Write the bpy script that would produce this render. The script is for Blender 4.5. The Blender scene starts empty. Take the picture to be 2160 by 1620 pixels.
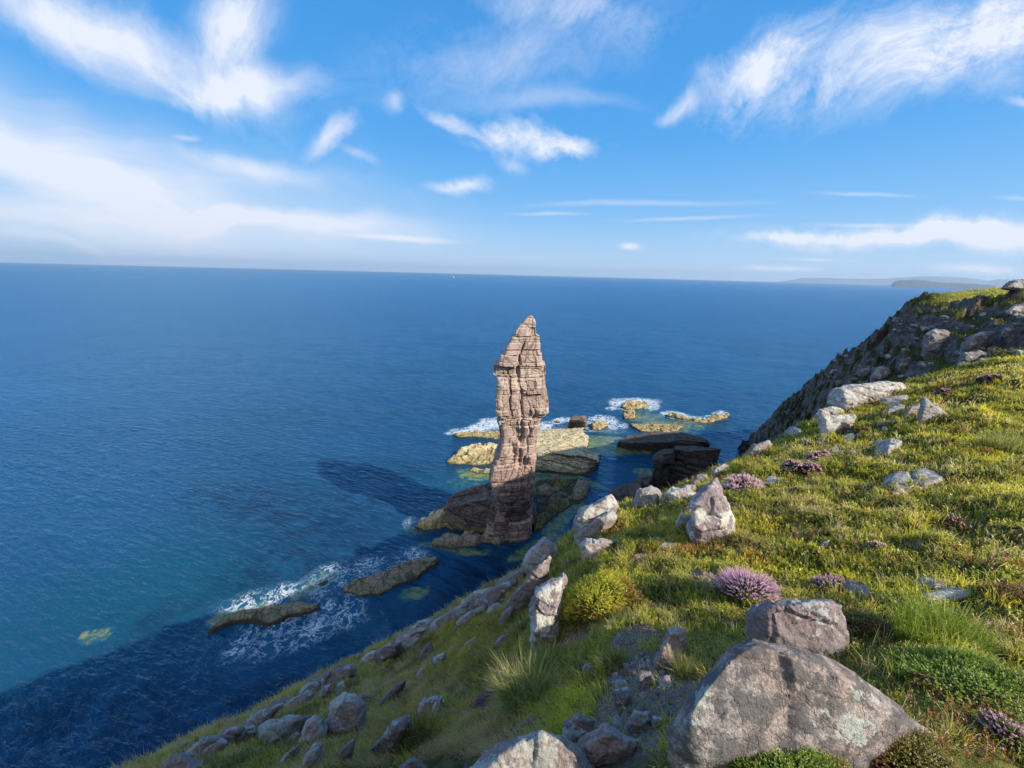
import bpy, bmesh, math, random
import numpy as np
from mathutils import Vector, Matrix

# ------------------------------------------------------------------ camera, world, sun, exposure
W0, H0, F = 2160.0, 1620.0, 811.0          # the photograph's pixels and its focal length in pixels
CAMZ = 70.0
PITCH, ROLL = math.radians(15.93), math.radians(1.46)
SUN_AZ, SUN_EL = math.radians(118.0), math.radians(34.8)   # clockwise from the view direction

C = bpy.context.scene.collection
sc = bpy.context.scene
fw = np.array([0, math.cos(PITCH), -math.sin(PITCH)])
up0 = np.array([0, math.sin(PITCH), math.cos(PITCH)])
rt0 = np.array([1.0, 0, 0])
RT = math.cos(ROLL) * rt0 + math.sin(ROLL) * up0
UP = -math.sin(ROLL) * rt0 + math.cos(ROLL) * up0
cam_d = bpy.data.cameras.new('camera')
cam = bpy.data.objects.new('camera', cam_d)
C.objects.link(cam)
cam_d.sensor_width = 36.0
cam_d.lens = 36.0 * F / W0
cam_d.clip_start = 0.05
cam_d.clip_end = 200000
mw = Matrix.Identity(4)
for i in range(3):
    mw[i][0] = RT[i]; mw[i][1] = UP[i]; mw[i][2] = -fw[i]
mw[2][3] = CAMZ
cam.matrix_world = mw
sc.camera = cam
sc.view_settings.view_transform = 'Standard'
sc.view_settings.look = 'None'
sc.view_settings.gamma = 1.0
sc.view_settings.exposure = EXPO = 0.4
sc.cycles.max_bounces = 5
sc.cycles.diffuse_bounces = 3
sc.cycles.glossy_bounces = 2
sc.cycles.transmission_bounces = 2
sc.cycles.transparent_max_bounces = 6
sc.cycles.volume_bounces = 0
sc.cycles.use_denoising = True
sc.cycles.sample_clamp_indirect = 5.0
sc.cycles.use_adaptive_sampling = True
sc.cycles.adaptive_threshold = 0.02

def ray(px, py):
    x = (px - W0 / 2) / F; y = -(py - H0 / 2) / F
    return fw + x * RT + y * UP           # depth 1 along the view axis
def sea_pt(px, py, z=0.0):
    d = ray(px, py); t = (z - CAMZ) / d[2]
    return np.array([d[0] * t, d[1] * t, z])
def plane_pt(px, py, Y):
    d = ray(px, py); t = Y / d[1]
    return np.array([d[0] * t, Y, CAMZ + d[2] * t])

class N:
    """tiny node-graph helper"""
    def __init__(s, tree): s.t = tree; s.n = tree.nodes; s.l = tree.links
    def node(s, typ, **kw):
        n = s.n.new(typ)
        for k, v in kw.items():
            if k.startswith('i_'):
                key = k[2:].replace('_', ' ')
                s.put(n.inputs[key], v)
            else: setattr(n, k, v)
        return n
    def put(s, sock, v):
        if isinstance(v, bpy.types.NodeSocket): s.l.new(v, sock)
        elif isinstance(v, (tuple, list)):
            sock.default_value = tuple(v) if len(v) == len(sock.default_value) else tuple(v) + (1.0,)
        else: sock.default_value = v
    def m(s, op, a, b=None, c=None, clamp=False):
        n = s.n.new('ShaderNodeMath'); n.operation = op; n.use_clamp = clamp
        s.put(n.inputs[0], a)
        if b is not None: s.put(n.inputs[1], b)
        if c is not None: s.put(n.inputs[2], c)
        return n.outputs[0]
    def vm(s, op, a, b=None, sc_=None):
        n = s.n.new('ShaderNodeVectorMath'); n.operation = op
        s.put(n.inputs[0], a)
        if b is not None: s.put(n.inputs[1], b)
        if sc_ is not None: s.put(n.inputs['Scale'], sc_)
        return n.outputs['Value'] if op in ('LENGTH', 'DOT_PRODUCT') else n.outputs['Vector']
    def noise(s, vec, scale, detail=4, rough=.55, dist=0.0, out='Fac'):
        n = s.n.new('ShaderNodeTexNoise')
        s.put(n.inputs['Vector'], vec); s.put(n.inputs['Scale'], scale)
        n.inputs['Detail'].default_value = detail; n.inputs['Roughness'].default_value = rough
        n.inputs['Distortion'].default_value = dist
        return n.outputs[out]
    def vor(s, vec, scale, feat='F1', out='Distance', rnd=1.0):
        n = s.n.new('ShaderNodeTexVoronoi'); n.feature = feat
        s.put(n.inputs['Vector'], vec); s.put(n.inputs['Scale'], scale); n.inputs['Randomness'].default_value = rnd
        return n.outputs[out]
    def sstep(s, v, a, b, lo=0.0, hi=1.0):
        n = s.n.new('ShaderNodeMapRange'); n.interpolation_type = 'SMOOTHSTEP'
        s.put(n.inputs['Value'], v); s.put(n.inputs['From Min'], a); s.put(n.inputs['From Max'], b)
        n.inputs['To Min'].default_value = lo; n.inputs['To Max'].default_value = hi
        return n.outputs[0]
    def mix(s, f, a, b, typ='MIX'):
        n = s.n.new('ShaderNodeMix'); n.data_type = 'RGBA'; n.blend_type = typ
        s.put(n.inputs['Factor'], f)
        s.put(n.inputs[6], a if not isinstance(a, (tuple, list)) else tuple(a)[:3] + (1.0,))
        s.put(n.inputs[7], b if not isinstance(b, (tuple, list)) else tuple(b)[:3] + (1.0,))
        return n.outputs[2]
    def xyz(s, v):
        n = s.n.new('ShaderNodeSeparateXYZ'); s.put(n.inputs[0], v); return n.outputs
    def comb(s, x, y, z):
        n = s.n.new('ShaderNodeCombineXYZ'); s.put(n.inputs[0], x); s.put(n.inputs[1], y); s.put(n.inputs[2], z)
        return n.outputs[0]
    def bump(s, h, strength, dist, normal=None):
        n = s.n.new('ShaderNodeBump'); s.put(n.inputs['Height'], h)
        n.inputs['Strength'].default_value = strength; n.inputs['Distance'].default_value = dist
        if normal is not None: s.put(n.inputs['Normal'], normal)
        return n.outputs[0]

# ---- world: Nishita sky plus wisps of cirrus, laid out by direction
world = bpy.data.worlds.new('World'); sc.world = world; world.use_nodes = True
w = N(world.node_tree); w.n.clear()
sky = w.n.new('ShaderNodeTexSky'); sky.sky_type = 'NISHITA'; sky.sun_disc = False
sky.sun_elevation = SUN_EL; sky.sun_rotation = SUN_AZ; sky.altitude = 70
sky.air_density = 1.0; sky.dust_density = 0.4; sky.ozone_density = 3.0
hsv = w.n.new('ShaderNodeHueSaturation'); hsv.inputs['Saturation'].default_value = 1.22
hsv.inputs['Value'].default_value = 1.0; hsv.inputs['Hue'].default_value = 0.503
w.l.new(sky.outputs[0], hsv.inputs['Color'])
tc = w.n.new('ShaderNodeTexCoord')
dx, dy, dz = w.xyz(tc.outputs['Generated'])
yy = w.m('MAXIMUM', dy, 0.02)
U = w.m('DIVIDE', dx, yy); V = w.m('DIVIDE', dz, yy)
uv = w.comb(U, V, 0.0)
wob1 = w.noise(uv, 1.6, 3, .5, out='Color')
uvw = w.vm('ADD', uv, w.vm('SCALE', w.vm('SUBTRACT', wob1, (.5, .5, .5)), sc_=0.36))
wob2 = w.noise(uvw, 9.0, 5, .65, out='Color')
uvw = w.vm('ADD', uvw, w.vm('SCALE', w.vm('SUBTRACT', wob2, (.5, .5, .5)), sc_=0.05))
def streak(ang, sx, sy, det=7, rough=.62):
    mp = w.n.new('ShaderNodeMapping'); mp.vector_type = 'POINT'
    mp.inputs['Rotation'].default_value = (0, 0, ang); mp.inputs['Scale'].default_value = (1, 1, 1)
    w.l.new(uvw, mp.inputs['Vector'])
    x, y, z = w.xyz(mp.outputs[0])
    return w.noise(w.comb(w.m('MULTIPLY', x, sx), w.m('MULTIPLY', y, sy), ang * 3), 1.0, det, rough)
ST = {'a': streak(math.radians(28), 5.0, 10, 10, .70), 'b': streak(math.radians(-24), 8.0, 15, 10, .74),
      'c': streak(math.radians(3), 2.0, 11, 8, .6), 'd': streak(math.radians(-55), 9, 17, 9, .7), 'p': streak(0.35, 9, 15, 9, .70)}
WT = {'a': 1.9, 'b': 2.3, 'c': 1.5, 'd': 2.4, 'p': 2.9}
def uvpix(px, py):
    d = ray(px, py); return d[0] / d[1], d[2] / d[1]
uvm = w.vm('ADD', w.vm('SCALE', uvw, sc_=0.7), w.vm('SCALE', uv, sc_=0.3))
uvs = w.vm('ADD', w.vm('SCALE', uvw, sc_=0.14), w.vm('SCALE', uv, sc_=0.86))
acc = None
def cloud(px, py, a, b, rot, typ, amount, soft=1.0, cut=.5):
    """a, b: semi-axes in the photo's pixels; rot: degrees, positive turns up to the right"""
    global acc
    u0, v0 = uvpix(px, py)
    du = (uvpix(px + 8, py)[0] - u0) / 8; dv = (v0 - uvpix(px, py + 8)[1]) / 8
    p = w.vm('SUBTRACT', uvm if b > 17 else uvs, (u0, v0, 0))
    mp = w.n.new('ShaderNodeMapping'); mp.vector_type = 'TEXTURE'
    mp.inputs['Rotation'].default_value = (0, 0, math.radians(rot))
    mp.inputs['Scale'].default_value = (a * du, b * dv, 1)
    w.l.new(p, mp.inputs['Vector'])
    ln = w.vm('LENGTH', mp.outputs[0])
    mask = w.sstep(ln, 1.5 * soft, 0.0)
    v = w.m('MULTIPLY_ADD', ST[typ], WT[typ], w.m('SUBTRACT', mask, cut + WT[typ] * .5 - .12))
    v = w.m('MULTIPLY', w.m('MULTIPLY', w.m('MAXIMUM', v, 0.0), amount * 1.25), mask)
    acc = v if acc is None else w.m('ADD', acc, v)
for args in (
    (250, 75, 450, 105, -20, 'a', .80, 1, .22), (520, 85, 80, 130, -50, 'd', .75, 1, .05), (540, 185, 190, 46, 2, 'a', .85, 1, .12),
    (60, 300, 480, 160, -14, 'c', .48, 1, .12), (330, 405, 700, 140, -5, 'c', .42, 1, .02), (100, 475, 760, 80, -2, 'c', .40, 1, .08),
    (640, 462, 360, 36, -1, 'c', .6, 1, .2), (560, 340, 260, 40, -8, 'a', .5, 1, .34),
    (728, 292, 62, 30, 28, 'p', .75, 1, .32), (825, 222, 34, 34, 50, 'd', .35, 1, .36), (760, 325, 60, 16, -20, 'p', .35, 1, .4),
    (1085, 280, 190, 52, -8, 'p', .85, 1, .34), (930, 242, 66, 24, -20, 'd', .6, 1, .34), (1190, 300, 70, 34, 4, 'p', .55, 1, .3),
    (950, 382, 74, 22, 16, 'p', .75, 1, .32), (1060, 335, 60, 22, -20, 'd', .35, 1, .38),
    (1960, 90, 470, 120, 12, 'b', .75, 1, .36), (1600, 130, 190, 62, 24, 'b', .75, 1, .32), (1430, 205, 60, 20, 12, 'p', .5, 1, .34),
    (1900, 190, 420, 80, 6, 'b', .42, 1, .36), (2100, 60, 240, 90, 20, 'b', .55, 1, .34), (2150, 225, 60, 20, 0, 'c', .4, 1, .3),
    (1080, 110, 440, 120, 12, 'b', .30, 1, .42), (1150, 200, 280, 30, 3, 'c', .35, 1, .36), (1180, 20, 300, 50, -8, 'b', .3, 1, .38),
    (1340, 428, 330, 10, 2, 'c', .32, 1, .28), (1150, 450, 120, 6, -1, 'c', .32, 1, .25), (850, 500, 170, 10, -1, 'c', .55, 1, .3),
    (1840, 475, 180, 7, 0, 'c', .4, 1, .3), (1830, 408, 150, 6, -1, 'c', .3, 1, .3), (1450, 460, 200, 7, 4, 'c', .35, 1, .3),
    (1930, 516, 380, 34, -2, 'p', 1.0, 1, .02), (1700, 502, 170, 16, 0, 'p', .7, 1, .2), (2100, 503, 220, 34, 0, 'p', .9, 1, .08),
    (1322, 523, 30, 12, 0, 'p', .8, 1, .1), (2070, 572, 130, 15, 0, 'p', .8, 1, .1), (1650, 568, 110, 9, 0, 'p', .7, 1, .15),
    (1720, 548, 120, 5, 0, 'p', .4, 1, .3), (1060, 538, 130, 4, 0, 'p', .3, 1, .28), (2140, 422, 60, 8, 0, 'c', .35, 1, .3),
    (250, 535, 500, 20, -1, 'c', .35, 1, .3), (400, 288, 40, 9, 0, 'p', .3, 1, .3)):
    cloud(*args)
acc = w.m('MULTIPLY', acc, w.m('GREATER_THAN', dy, 0.03))
acc = w.m('MINIMUM', acc, 0.93)
ramp = w.n.new('ShaderNodeValToRGB'); w.l.new(dz, ramp.inputs[0])
cr_ = ramp.color_ramp; cr_.interpolation = 'B_SPLINE'
for i_, (p__, c__) in enumerate([(0.0, (.50, .68, .90)), (.05, (.44, .65, .90)), (.13, (.22, .52, .90)), (.28, (.068, .37, .86)), (.55, (.050, .28, .72)), (1.0, (.035, .19, .52))]):
    e_ = cr_.elements[i_] if i_ < 2 else cr_.elements.new(p__)
    e_.position = p__; e_.color = c__ + (1,)
skyc = w.mix(.93, hsv.outputs[0], w.vm('SCALE', ramp.outputs[0], sc_=10.5))
cloudy = w.mix(acc, skyc, (8.6, 9.0, 10.0))
# unseen bright cloud added behind the viewer to lift the ambient fill
cloudy = w.mix(w.m('MULTIPLY', w.sstep(dy, 0.05, -0.45), w.sstep(w.noise(tc.outputs['Generated'], 3.0, 3, .6), .30, .60, .25, .75)), cloudy, (9.5, 9.4, 9.4))
bg = w.n.new('ShaderNodeBackground'); bg.inputs['Strength'].default_value = 0.079
w.l.new(cloudy, bg.inputs['Color'])
world.cycles.sampling_method = 'NONE'
wo = w.n.new('ShaderNodeOutputWorld'); w.l.new(bg.outputs[0], wo.inputs['Surface'])

sun_d = bpy.data.lights.new('sun', 'SUN'); sun_d.energy = 5.0; sun_d.angle = math.radians(.53)
sun_d.color = (1.0, .92, .79)
sun = bpy.data.objects.new('sun', sun_d); C.objects.link(sun)
S = Vector((math.sin(SUN_AZ) * math.cos(SUN_EL), math.cos(SUN_AZ) * math.cos(SUN_EL), math.sin(SUN_EL)))
sun.rotation_euler = S.to_track_quat('Z', 'Y').to_euler()
sun.location = (60, -40, 140)

# ------------------------------------------------------------------ numpy noise
_rs = np.random.RandomState(7)
_P = _rs.permutation(256).astype(np.int64); _P = np.concatenate([_P, _P, _P])
_G = _rs.normal(size=(256, 3)); _G /= np.linalg.norm(_G, axis=1)[:, None]
def perlin(p):
    p = np.asarray(p, float); shp = p.shape[:-1]; p = p.reshape(-1, 3)
    i = np.floor(p).astype(np.int64); f = p - i; i &= 255
    u = f * f * f * (f * (f * 6 - 15) + 10)
    r = np.zeros(len(p))
    for a in (0, 1):
        for b in (0, 1):
            for c in (0, 1):
                h = _P[_P[_P[(i[:, 0] + a) & 255] + ((i[:, 1] + b) & 255)] + ((i[:, 2] + c) & 255)]
                g = _G[h]
                d = (f[:, 0] - a) * g[:, 0] + (f[:, 1] - b) * g[:, 1] + (f[:, 2] - c) * g[:, 2]
                r += d * (u[:, 0] if a else 1 - u[:, 0]) * (u[:, 1] if b else 1 - u[:, 1]) * (u[:, 2] if c else 1 - u[:, 2])
    return (r * 1.6).reshape(shp)
def fbm(p, octv=4, gain=.5, ridged=False):
    p = np.asarray(p, float); a, t, s = 1.0, 0, 0
    for k in range(octv):
        n = perlin(p * (2.03 ** k) + 17.3 * k)
        if ridged: n = 1 - 2 * np.abs(n)
        t = t + a * n; s += a; a *= gain
    return t / s
def P3(x, y, z=0.0):
    x, y, z = np.broadcast_arrays(x, y, z); return np.stack([x, y, z], -1)
def hashf(*k):
    h = np.zeros(np.broadcast(*k).shape, np.int64)
    for i, a in enumerate(k): h = (h * 31 + np.asarray(a).astype(np.int64) * (7919 + 104 * i)) & 0x7fffffff; h = (h ^ (h >> 7)) * 48271 & 0x7fffffff
    return (h % 10007) / 10007.0
def sst(x, a, b):
    t = np.clip((x - a) / (b - a), 0, 1); return t * t * (3 - 2 * t)

# ------------------------------------------------------------------ objects
def mesh_np(name, V_, F_, mat=None, smooth=True, attrs=None, cols=None):
    V_ = np.asarray(V_, np.float32); F_ = np.asarray(F_, np.int32)
    me = bpy.data.meshes.new(name); k = F_.shape[1]
    me.vertices.add(len(V_)); me.vertices.foreach_set('co', V_.ravel())
    me.loops.add(F_.size); me.loops.foreach_set('vertex_index', F_.ravel())
    me.polygons.add(len(F_)); me.polygons.foreach_set('loop_start', np.arange(0, F_.size, k, dtype=np.int32))
    me.polygons.foreach_set('loop_total', np.full(len(F_), k, np.int32))
    me.polygons.foreach_set('use_smooth', np.full(len(F_), smooth))
    me.update(calc_edges=True)
    for kk, v in (attrs or {}).items():
        a = me.attributes.new(kk, 'FLOAT', 'POINT'); a.data.foreach_set('value', np.asarray(v, np.float32).ravel())
    if cols is not None:
        a = me.color_attributes.new('Col', 'FLOAT_COLOR', 'POINT')
        c4 = np.ones((len(V_), 4), np.float32); c4[:, :3] = cols; a.data.foreach_set('color', c4.ravel())
    if mat: me.materials.append(mat)
    return me
def link(name, me, label=None, cat=None, group=None, kind=None, parent=None, loc=None):
    o = bpy.data.objects.new(name, me); C.objects.link(o)
    if loc is not None: o.location = loc
    if label: o['label'] = label
    if cat: o['category'] = cat
    if group: o['group'] = group
    if kind: o['kind'] = kind
    if parent: o.parent = parent
    return o
def grid_faces(n, m, wrap=False):
    a = np.arange(n * m).reshape(n, m)
    b = np.roll(a, -1, 0) if wrap else a
    A = (a if wrap else a[:-1]); B = (b if wrap else a[1:])
    return np.stack([A[:, :-1], B[:, :-1], B[:, 1:], A[:, 1:]], -1).reshape(-1, 4)

# ------------------------------------------------------------------ materials
def mat_new(name):
    m = bpy.data.materials.new(name); m.use_nodes = True
    g = N(m.node_tree); g.n.clear()
    out = g.n.new('ShaderNodeOutputMaterial'); b = g.n.new('ShaderNodeBsdfPrincipled')
    g.l.new(b.outputs[0], out.inputs['Surface'])
    return m, g, b, out
def geo_pos(g): return g.n.new('ShaderNodeNewGeometry')
def rock_mat(name, base, dark, lichen=.35, lichc=(.50, .50, .46), scale=1.0, warm=(.30, .20, .16), bump=.6, dk=(.45, .68)):
    m, g, b, out = mat_new(name)
    co = g.n.new('ShaderNodeTexCoord').outputs['Object']
    oi = g.n.new('ShaderNodeObjectInfo').outputs['Random']
    co = g.vm('ADD', co, g.comb(g.m('MULTIPLY', oi, 37.0), g.m('MULTIPLY', oi, 19.0), 0.0))
    n1 = g.noise(co, 1.6 * scale, 6, .6); n2 = g.noise(co, 7 * scale, 6, .65); n3 = g.noise(co, 45 * scale, 5, .7)
    col = g.mix(g.sstep(n1, .42, .62), base, warm)
    col = g.mix(g.m('MULTIPLY', g.sstep(n2, dk[0], dk[1]), .8), col, dark)
    col = g.mix(g.sstep(n3, .40, .60), g.mix(.62, col, dark), col)
    # lichen: blotches with crisp edges, more of it on faces that look up
    nz = g.xyz(g.n.new('ShaderNodeNewGeometry').outputs['Normal'])[2]
    lw = g.vm('ADD', co, g.vm('SCALE', g.noise(co, 6 * scale, 4, .6, out='Color'), sc_=.25 / scale))
    l1 = g.noise(lw, 2.3 * scale, 5, .62); l2 = g.noise(lw, 14 * scale, 4, .6)
    lm = g.m('ADD', g.m('ADD', l1, g.m('MULTIPLY', l2, .28)), g.m('MULTIPLY', nz, .05))
    th = .86 - lichen * .3
    lm = g.sstep(lm, th, th + .025)
    col = g.mix(g.m('MULTIPLY', lm, .9), col, g.mix(g.sstep(n3, .4, .65), (lichc[0]*.7, lichc[1]*.72, lichc[2]*.7), lichc))
    hsvn = g.n.new('ShaderNodeHueSaturation'); g.l.new(col, hsvn.inputs['Color'])
    g.put(hsvn.inputs['Value'], g.m('ADD', .86, g.m('MULTIPLY', oi, .3)))
    g.l.new(hsvn.outputs[0], b.inputs['Base Color'])
    b.inputs['Roughness'].default_value = .88; b.inputs['Specular IOR Level'].default_value = .25
    cr = g.vor(lw, 3.0 * scale, 'DISTANCE_TO_EDGE')
    h = g.m('ADD', g.m('MULTIPLY', n2, .7), g.m('ADD', g.m('MULTIPLY', n3, .34), g.m('MULTIPLY', g.sstep(cr, 0.0, .03), .12)))
    h = g.m('ADD', h, g.m('MULTIPLY', lm, .03))
    g.l.new(g.bump(h, bump, .06 / scale), b.inputs['Normal'])
    return m
# ------------------------------------------------------------------ hillside: a lofted sheet in azimuth and range
def a_(deg, r, z): return (deg, math.log(r), z)
def p_(px, py, r):
    d = ray(px, py); rh = math.hypot(d[0], d[1])
    return (math.degrees(math.atan2(d[0], d[1])), math.log(r), CAMZ + d[2] / rh * r)
L = [
 [a_(-180, .7, 68.35), a_(180, .7, 68.35)],
 [a_(-180, 3, 68.2), a_(-110, 2.2, 67.9), a_(-80, 2, 67.3), a_(-53, 1.6, 67.6), p_(650, 1640, 2.60), p_(850, 1620, 2.40), p_(1000, 1600, 2.00),
  p_(1150, 1590, 1.60), p_(1320, 1590, 1.56), p_(1500, 1590, 1.56), p_(1680, 1590, 1.71), p_(1850, 1590, 2.01), p_(2000, 1600, 2.18), p_(2160, 1600, 2.53), a_(75, 3, 68.0), a_(120, 4, 68.4), a_(180, 3, 68.2)],
 [a_(-180, 10, 68), a_(-110, 5, 67.2), a_(-80, 3.8, 66), a_(-53, 3.2, 66.1), p_(640, 1560, 4.40), p_(840, 1500, 4.20), p_(1000, 1440, 3.80),
  p_(1150, 1390, 3.20), p_(1300, 1350, 3.00), p_(1500, 1280, 3.81), p_(1680, 1230, 5.17), p_(1850, 1180, 6.07), p_(2000, 1150, 6.76), p_(2160, 1100, 8.00), a_(75, 9, 66.9), a_(120, 12, 68.2), a_(180, 10, 68)],
 [a_(-180, 25, 67.5), a_(-110, 9, 66), a_(-80, 6, 64.5), a_(-53, 4.8, 64.6), p_(640, 1500, 6.00), p_(830, 1420, 6.20), p_(1000, 1340, 5.60),
  p_(1140, 1270, 5.00), p_(1300, 1180, 5.40), p_(1500, 1120, 6.73), p_(1680, 1040, 9.78), p_(1850, 980, 12.54), p_(2000, 940, 13.86), p_(2160, 890, 17.16), a_(75, 18, 66.2), a_(120, 30, 69), a_(180, 25, 67.5)],
 [a_(-180, 60, 66), a_(-140, 28, 67), a_(-110, 14, 65), a_(-80, 8.5, 62.5), p_(340, 1625, 6.4), p_(500, 1540, 7.2), p_(650, 1457, 7.8), p_(820, 1368, 8.6), p_(910, 1316, 9.0),
  p_(1000, 1270, 8.8), p_(1080, 1222, 8.4), p_(1150, 1185, 8.2), p_(1230, 1118, 9.2), p_(1310, 1072, 10), p_(1420, 1045, 11.5), p_(1500, 1005, 13), p_(1575, 968, 16),
  p_(1640, 935, 19), p_(1720, 893, 22), p_(1760, 845, 25), p_(1900, 818, 27), p_(2030, 780, 29), p_(2160, 745, 32), a_(75, 40, 67), a_(100, 60, 70), a_(140, 80, 71), a_(180, 60, 66)],
 [a_(-180, 90, 30), a_(-140, 40, 45), a_(-110, 20, 52), a_(-80, 12, 52), a_(-53, 9, 54), a_(-24, 12, 52), a_(0, 11.5, 56), a_(15, 14, 56), a_(25, 18, 55), a_(33, 24, 55),
  a_(38, 29, 55.5), a_(45, 35, 60.5), a_(54, 41, 63.3), a_(75, 60, 67), a_(100, 90, 70), a_(140, 120, 71), a_(180, 90, 30)],
 [a_(-180, 120, 10), a_(-140, 55, 20), a_(-110, 32, 25), a_(-80, 22, 25), a_(-53, 18, 25), a_(-24, 24, 22), a_(0, 24, 22), a_(15, 28, 22), a_(24, 34, 20), a_(29.5, 50, 8), a_(31, 90, -4),
  p_(1582, 938, 186), p_(1640, 915, 105), p_(1700, 882, 75), p_(1760, 832, 62), p_(1900, 803, 52), p_(2000, 777, 50), p_(2160, 732, 50), a_(75, 90, 69), a_(100, 140, 71), a_(140, 180, 72), a_(180, 120, 10)],
 [a_(-180, 140, -2), a_(-140, 70, -2), a_(-110, 45, -2), a_(-80, 34, -2), a_(-53, 30, -2), a_(-24, 36, -3), a_(0, 36, -3), a_(15, 42, -3), a_(24, 50, -4), a_(29.5, 75, -5), a_(31, 130, -6),
  p_(1590, 927, 191), p_(1640, 888, 145), p_(1700, 850, 120), p_(1760, 800, 112), p_(1850, 735, 105), p_(1900, 700, 100), p_(1950, 670, 98), p_(2000, 660, 98), p_(2160, 640, 100), a_(75, 160, 69), a_(100, 220, 71), a_(140, 240, 70), a_(180, 140, -2)],
 [a_(-180, 160, -6), a_(-140, 90, -6), a_(-110, 60, -6), a_(-80, 48, -6), a_(-53, 42, -6), a_(0, 50, -6), a_(24, 70, -8), a_(30.5, 150, -8),
  p_(1597, 909, 197), p_(1640, 868, 182), p_(1700, 814, 166), p_(1730, 789, 158), p_(1800, 741, 146), p_(1850, 702, 138), p_(1900, 656, 131), p_(1935, 633, 128), p_(1980, 622, 136), p_(2050, 614, 152), p_(2160, 609, 175), a_(75, 240, 68), a_(100, 300, 70), a_(140, 300, 66), a_(180, 160, -6)],
 [a_(-180, 200, -9), a_(0, 90, -9), a_(30, 215, -9), a_(33, 214, -9), a_(47, 160, -3), a_(50, 180, 20), a_(54, 240, 55), a_(75, 330, 62), a_(100, 400, 66), a_(140, 340, 40), a_(180, 200, -9)],
 [a_(-180, 230, -12), a_(0, 120, -12), a_(30, 235, -12), a_(47, 230, -12), a_(54, 330, -12), a_(75, 460, -12), a_(100, 520, -12), a_(140, 420, -12), a_(180, 230, -12)],
]
TH = np.concatenate([np.arange(-180, -66, 3.0), np.arange(-66, 66, .14), np.arange(66, 181, 3.0)])
NR = [14, 60, 90, 110, 90, 26, 50, 110, 100, 14, 8]
keyR, keyZ = [], []
for ln in L:
    ln = sorted(ln); t = [p[0] for p in ln]
    r = np.interp(TH, t, [p[1] for p in ln]); z = np.interp(TH, t, [p[2] for p in ln])
    keyR.append(r); keyZ.append(z)
keyR = np.array(keyR); keyZ = np.array(keyZ)
dense = np.arange(-200, 200, .25)
for k in range(len(L)):
    sg = 3.5 if k < 4 else (2.0 if k == 4 else (1.5 if k == 5 else .35))
    for arr in (keyR, keyZ):
        v = np.interp((dense + 180) % 360 - 180, TH, arr[k])
        ker = np.exp(-.5 * (np.arange(-80, 81) * .25 / sg) ** 2); ker /= ker.sum()
        arr[k] = np.interp(TH, dense, np.convolve(np.pad(v, 80, 'edge'), ker, 'valid'))
for k in range(1, len(L)): keyR[k] = np.maximum(keyR[k], keyR[k - 1] + .05)
# parameter s along each column; monotone smooth interpolation of ln r and z
rows_r, rows_z, seg = [], [], []
nk = len(L)
def hermite(y):  # finite-difference tangents, limited
    d = np.diff(y, axis=0); m_ = np.zeros_like(y)
    m_[1:-1] = np.where(d[1:] * d[:-1] > 0, 2 * d[1:] * d[:-1] / (d[1:] + d[:-1] + 1e-12), 0); m_[0] = d[0]; m_[-1] = d[-1]
    return m_
mz = hermite(keyZ); mr = hermite(keyR)
for k in range(nk - 1):
    n = NR[k] if k < len(NR) else 8
    for q in range(n):
        t = q / n
        h00 = 2*t**3-3*t**2+1; h10 = t**3-2*t**2+t; h01 = -2*t**3+3*t**2; h11 = t**3-t**2
        rows_z.append(h00*keyZ[k] + h10*mz[k] + h01*keyZ[k+1] + h11*mz[k+1])
        rows_r.append(h00*keyR[k] + h10*mr[k] + h01*keyR[k+1] + h11*mr[k+1])
        seg.append(k + t)
rows_z.append(keyZ[-1]); rows_r.append(keyR[-1]); seg.append(nk - 1)
GZ = np.array(rows_z).T; GR = np.exp(np.array(rows_r).T); SEG = np.array(seg)[None, :] * np.ones((len(TH), 1))
th = np.radians(TH)[:, None]
GX = GR * np.sin(th); GY = GR * np.cos(th)
# craggy relief (far) and hummocks (near)
pos = P3(GX, GY, GZ)
far = sst(SEG, 4.3, 5.6)
near_amp = np.minimum(.34, .048 * GR) * (1 - far)
dzn = near_amp * (fbm(pos * .9, 3) * 1.0 + .55 * fbm(pos * 2.7, 3) + .30 * fbm(pos * 7, 2))
dzn += (1 - far) * np.minimum(.35, .012 * GR) * fbm(pos * .25 + 9, 2)
cliff = far
# strata: beds dipping to the right, quantised
bed = GZ + .30 * GX - .12 * GY + 1.3 * fbm(pos * .06 + 3, 3)
def beds(v, th_, seed):
    i = np.floor(v / th_); f = v / th_ - i
    return (i + sst(f, .30, .70) - v / th_ - 0.0) * th_ + 0 * seed
wp = pos + 2.5 * np.stack([fbm(pos * .08 + 21, 2), fbm(pos * .08 + 41, 2), fbm(pos * .08 + 61, 2)], -1)
def blocks(p, sc_, k):
    c_ = np.floor(p * sc_ + k); f_ = p * sc_ + k - c_ - .5
    t_ = [hashf(c_[..., 0], c_[..., 1], c_[..., 2], k + q_) - .5 for q_ in range(4)]
    return t_[3] * 1.2 + 1.1 * (t_[0] * f_[..., 0] + t_[1] * f_[..., 1] + t_[2] * f_[..., 2])
crag = 2.6 * fbm(pos * .045 + 5, 4, .55) + 1.7 * fbm(pos * .13 + 1, 4, .6, True) + 2.6 * blocks(wp * np.array([1, .7, 1.3]), .14, 3) + 1.2 * blocks(wp, .42, 7) + .9 * beds(bed, 2.6, 1) + .45 * fbm(pos * .7, 3, .6, True)
steep_mask = far * sst(GR, 30, 60)
vert_fade = 1 - .7 * sst(SEG, 9.0, 9.6)
grassB = sst(SEG, 6.85, 7.35) * sst(TH[:, None], 45.3, 47.5) * 0.95     # smooth turf on the far headland
dzn = dzn + steep_mask * crag * (1 - .85 * grassB) * vert_fade * np.clip(GR / 110, .35, 1.0) * (1 - .6 * np.exp(-((SEG - 8) / .25) ** 2))
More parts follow.
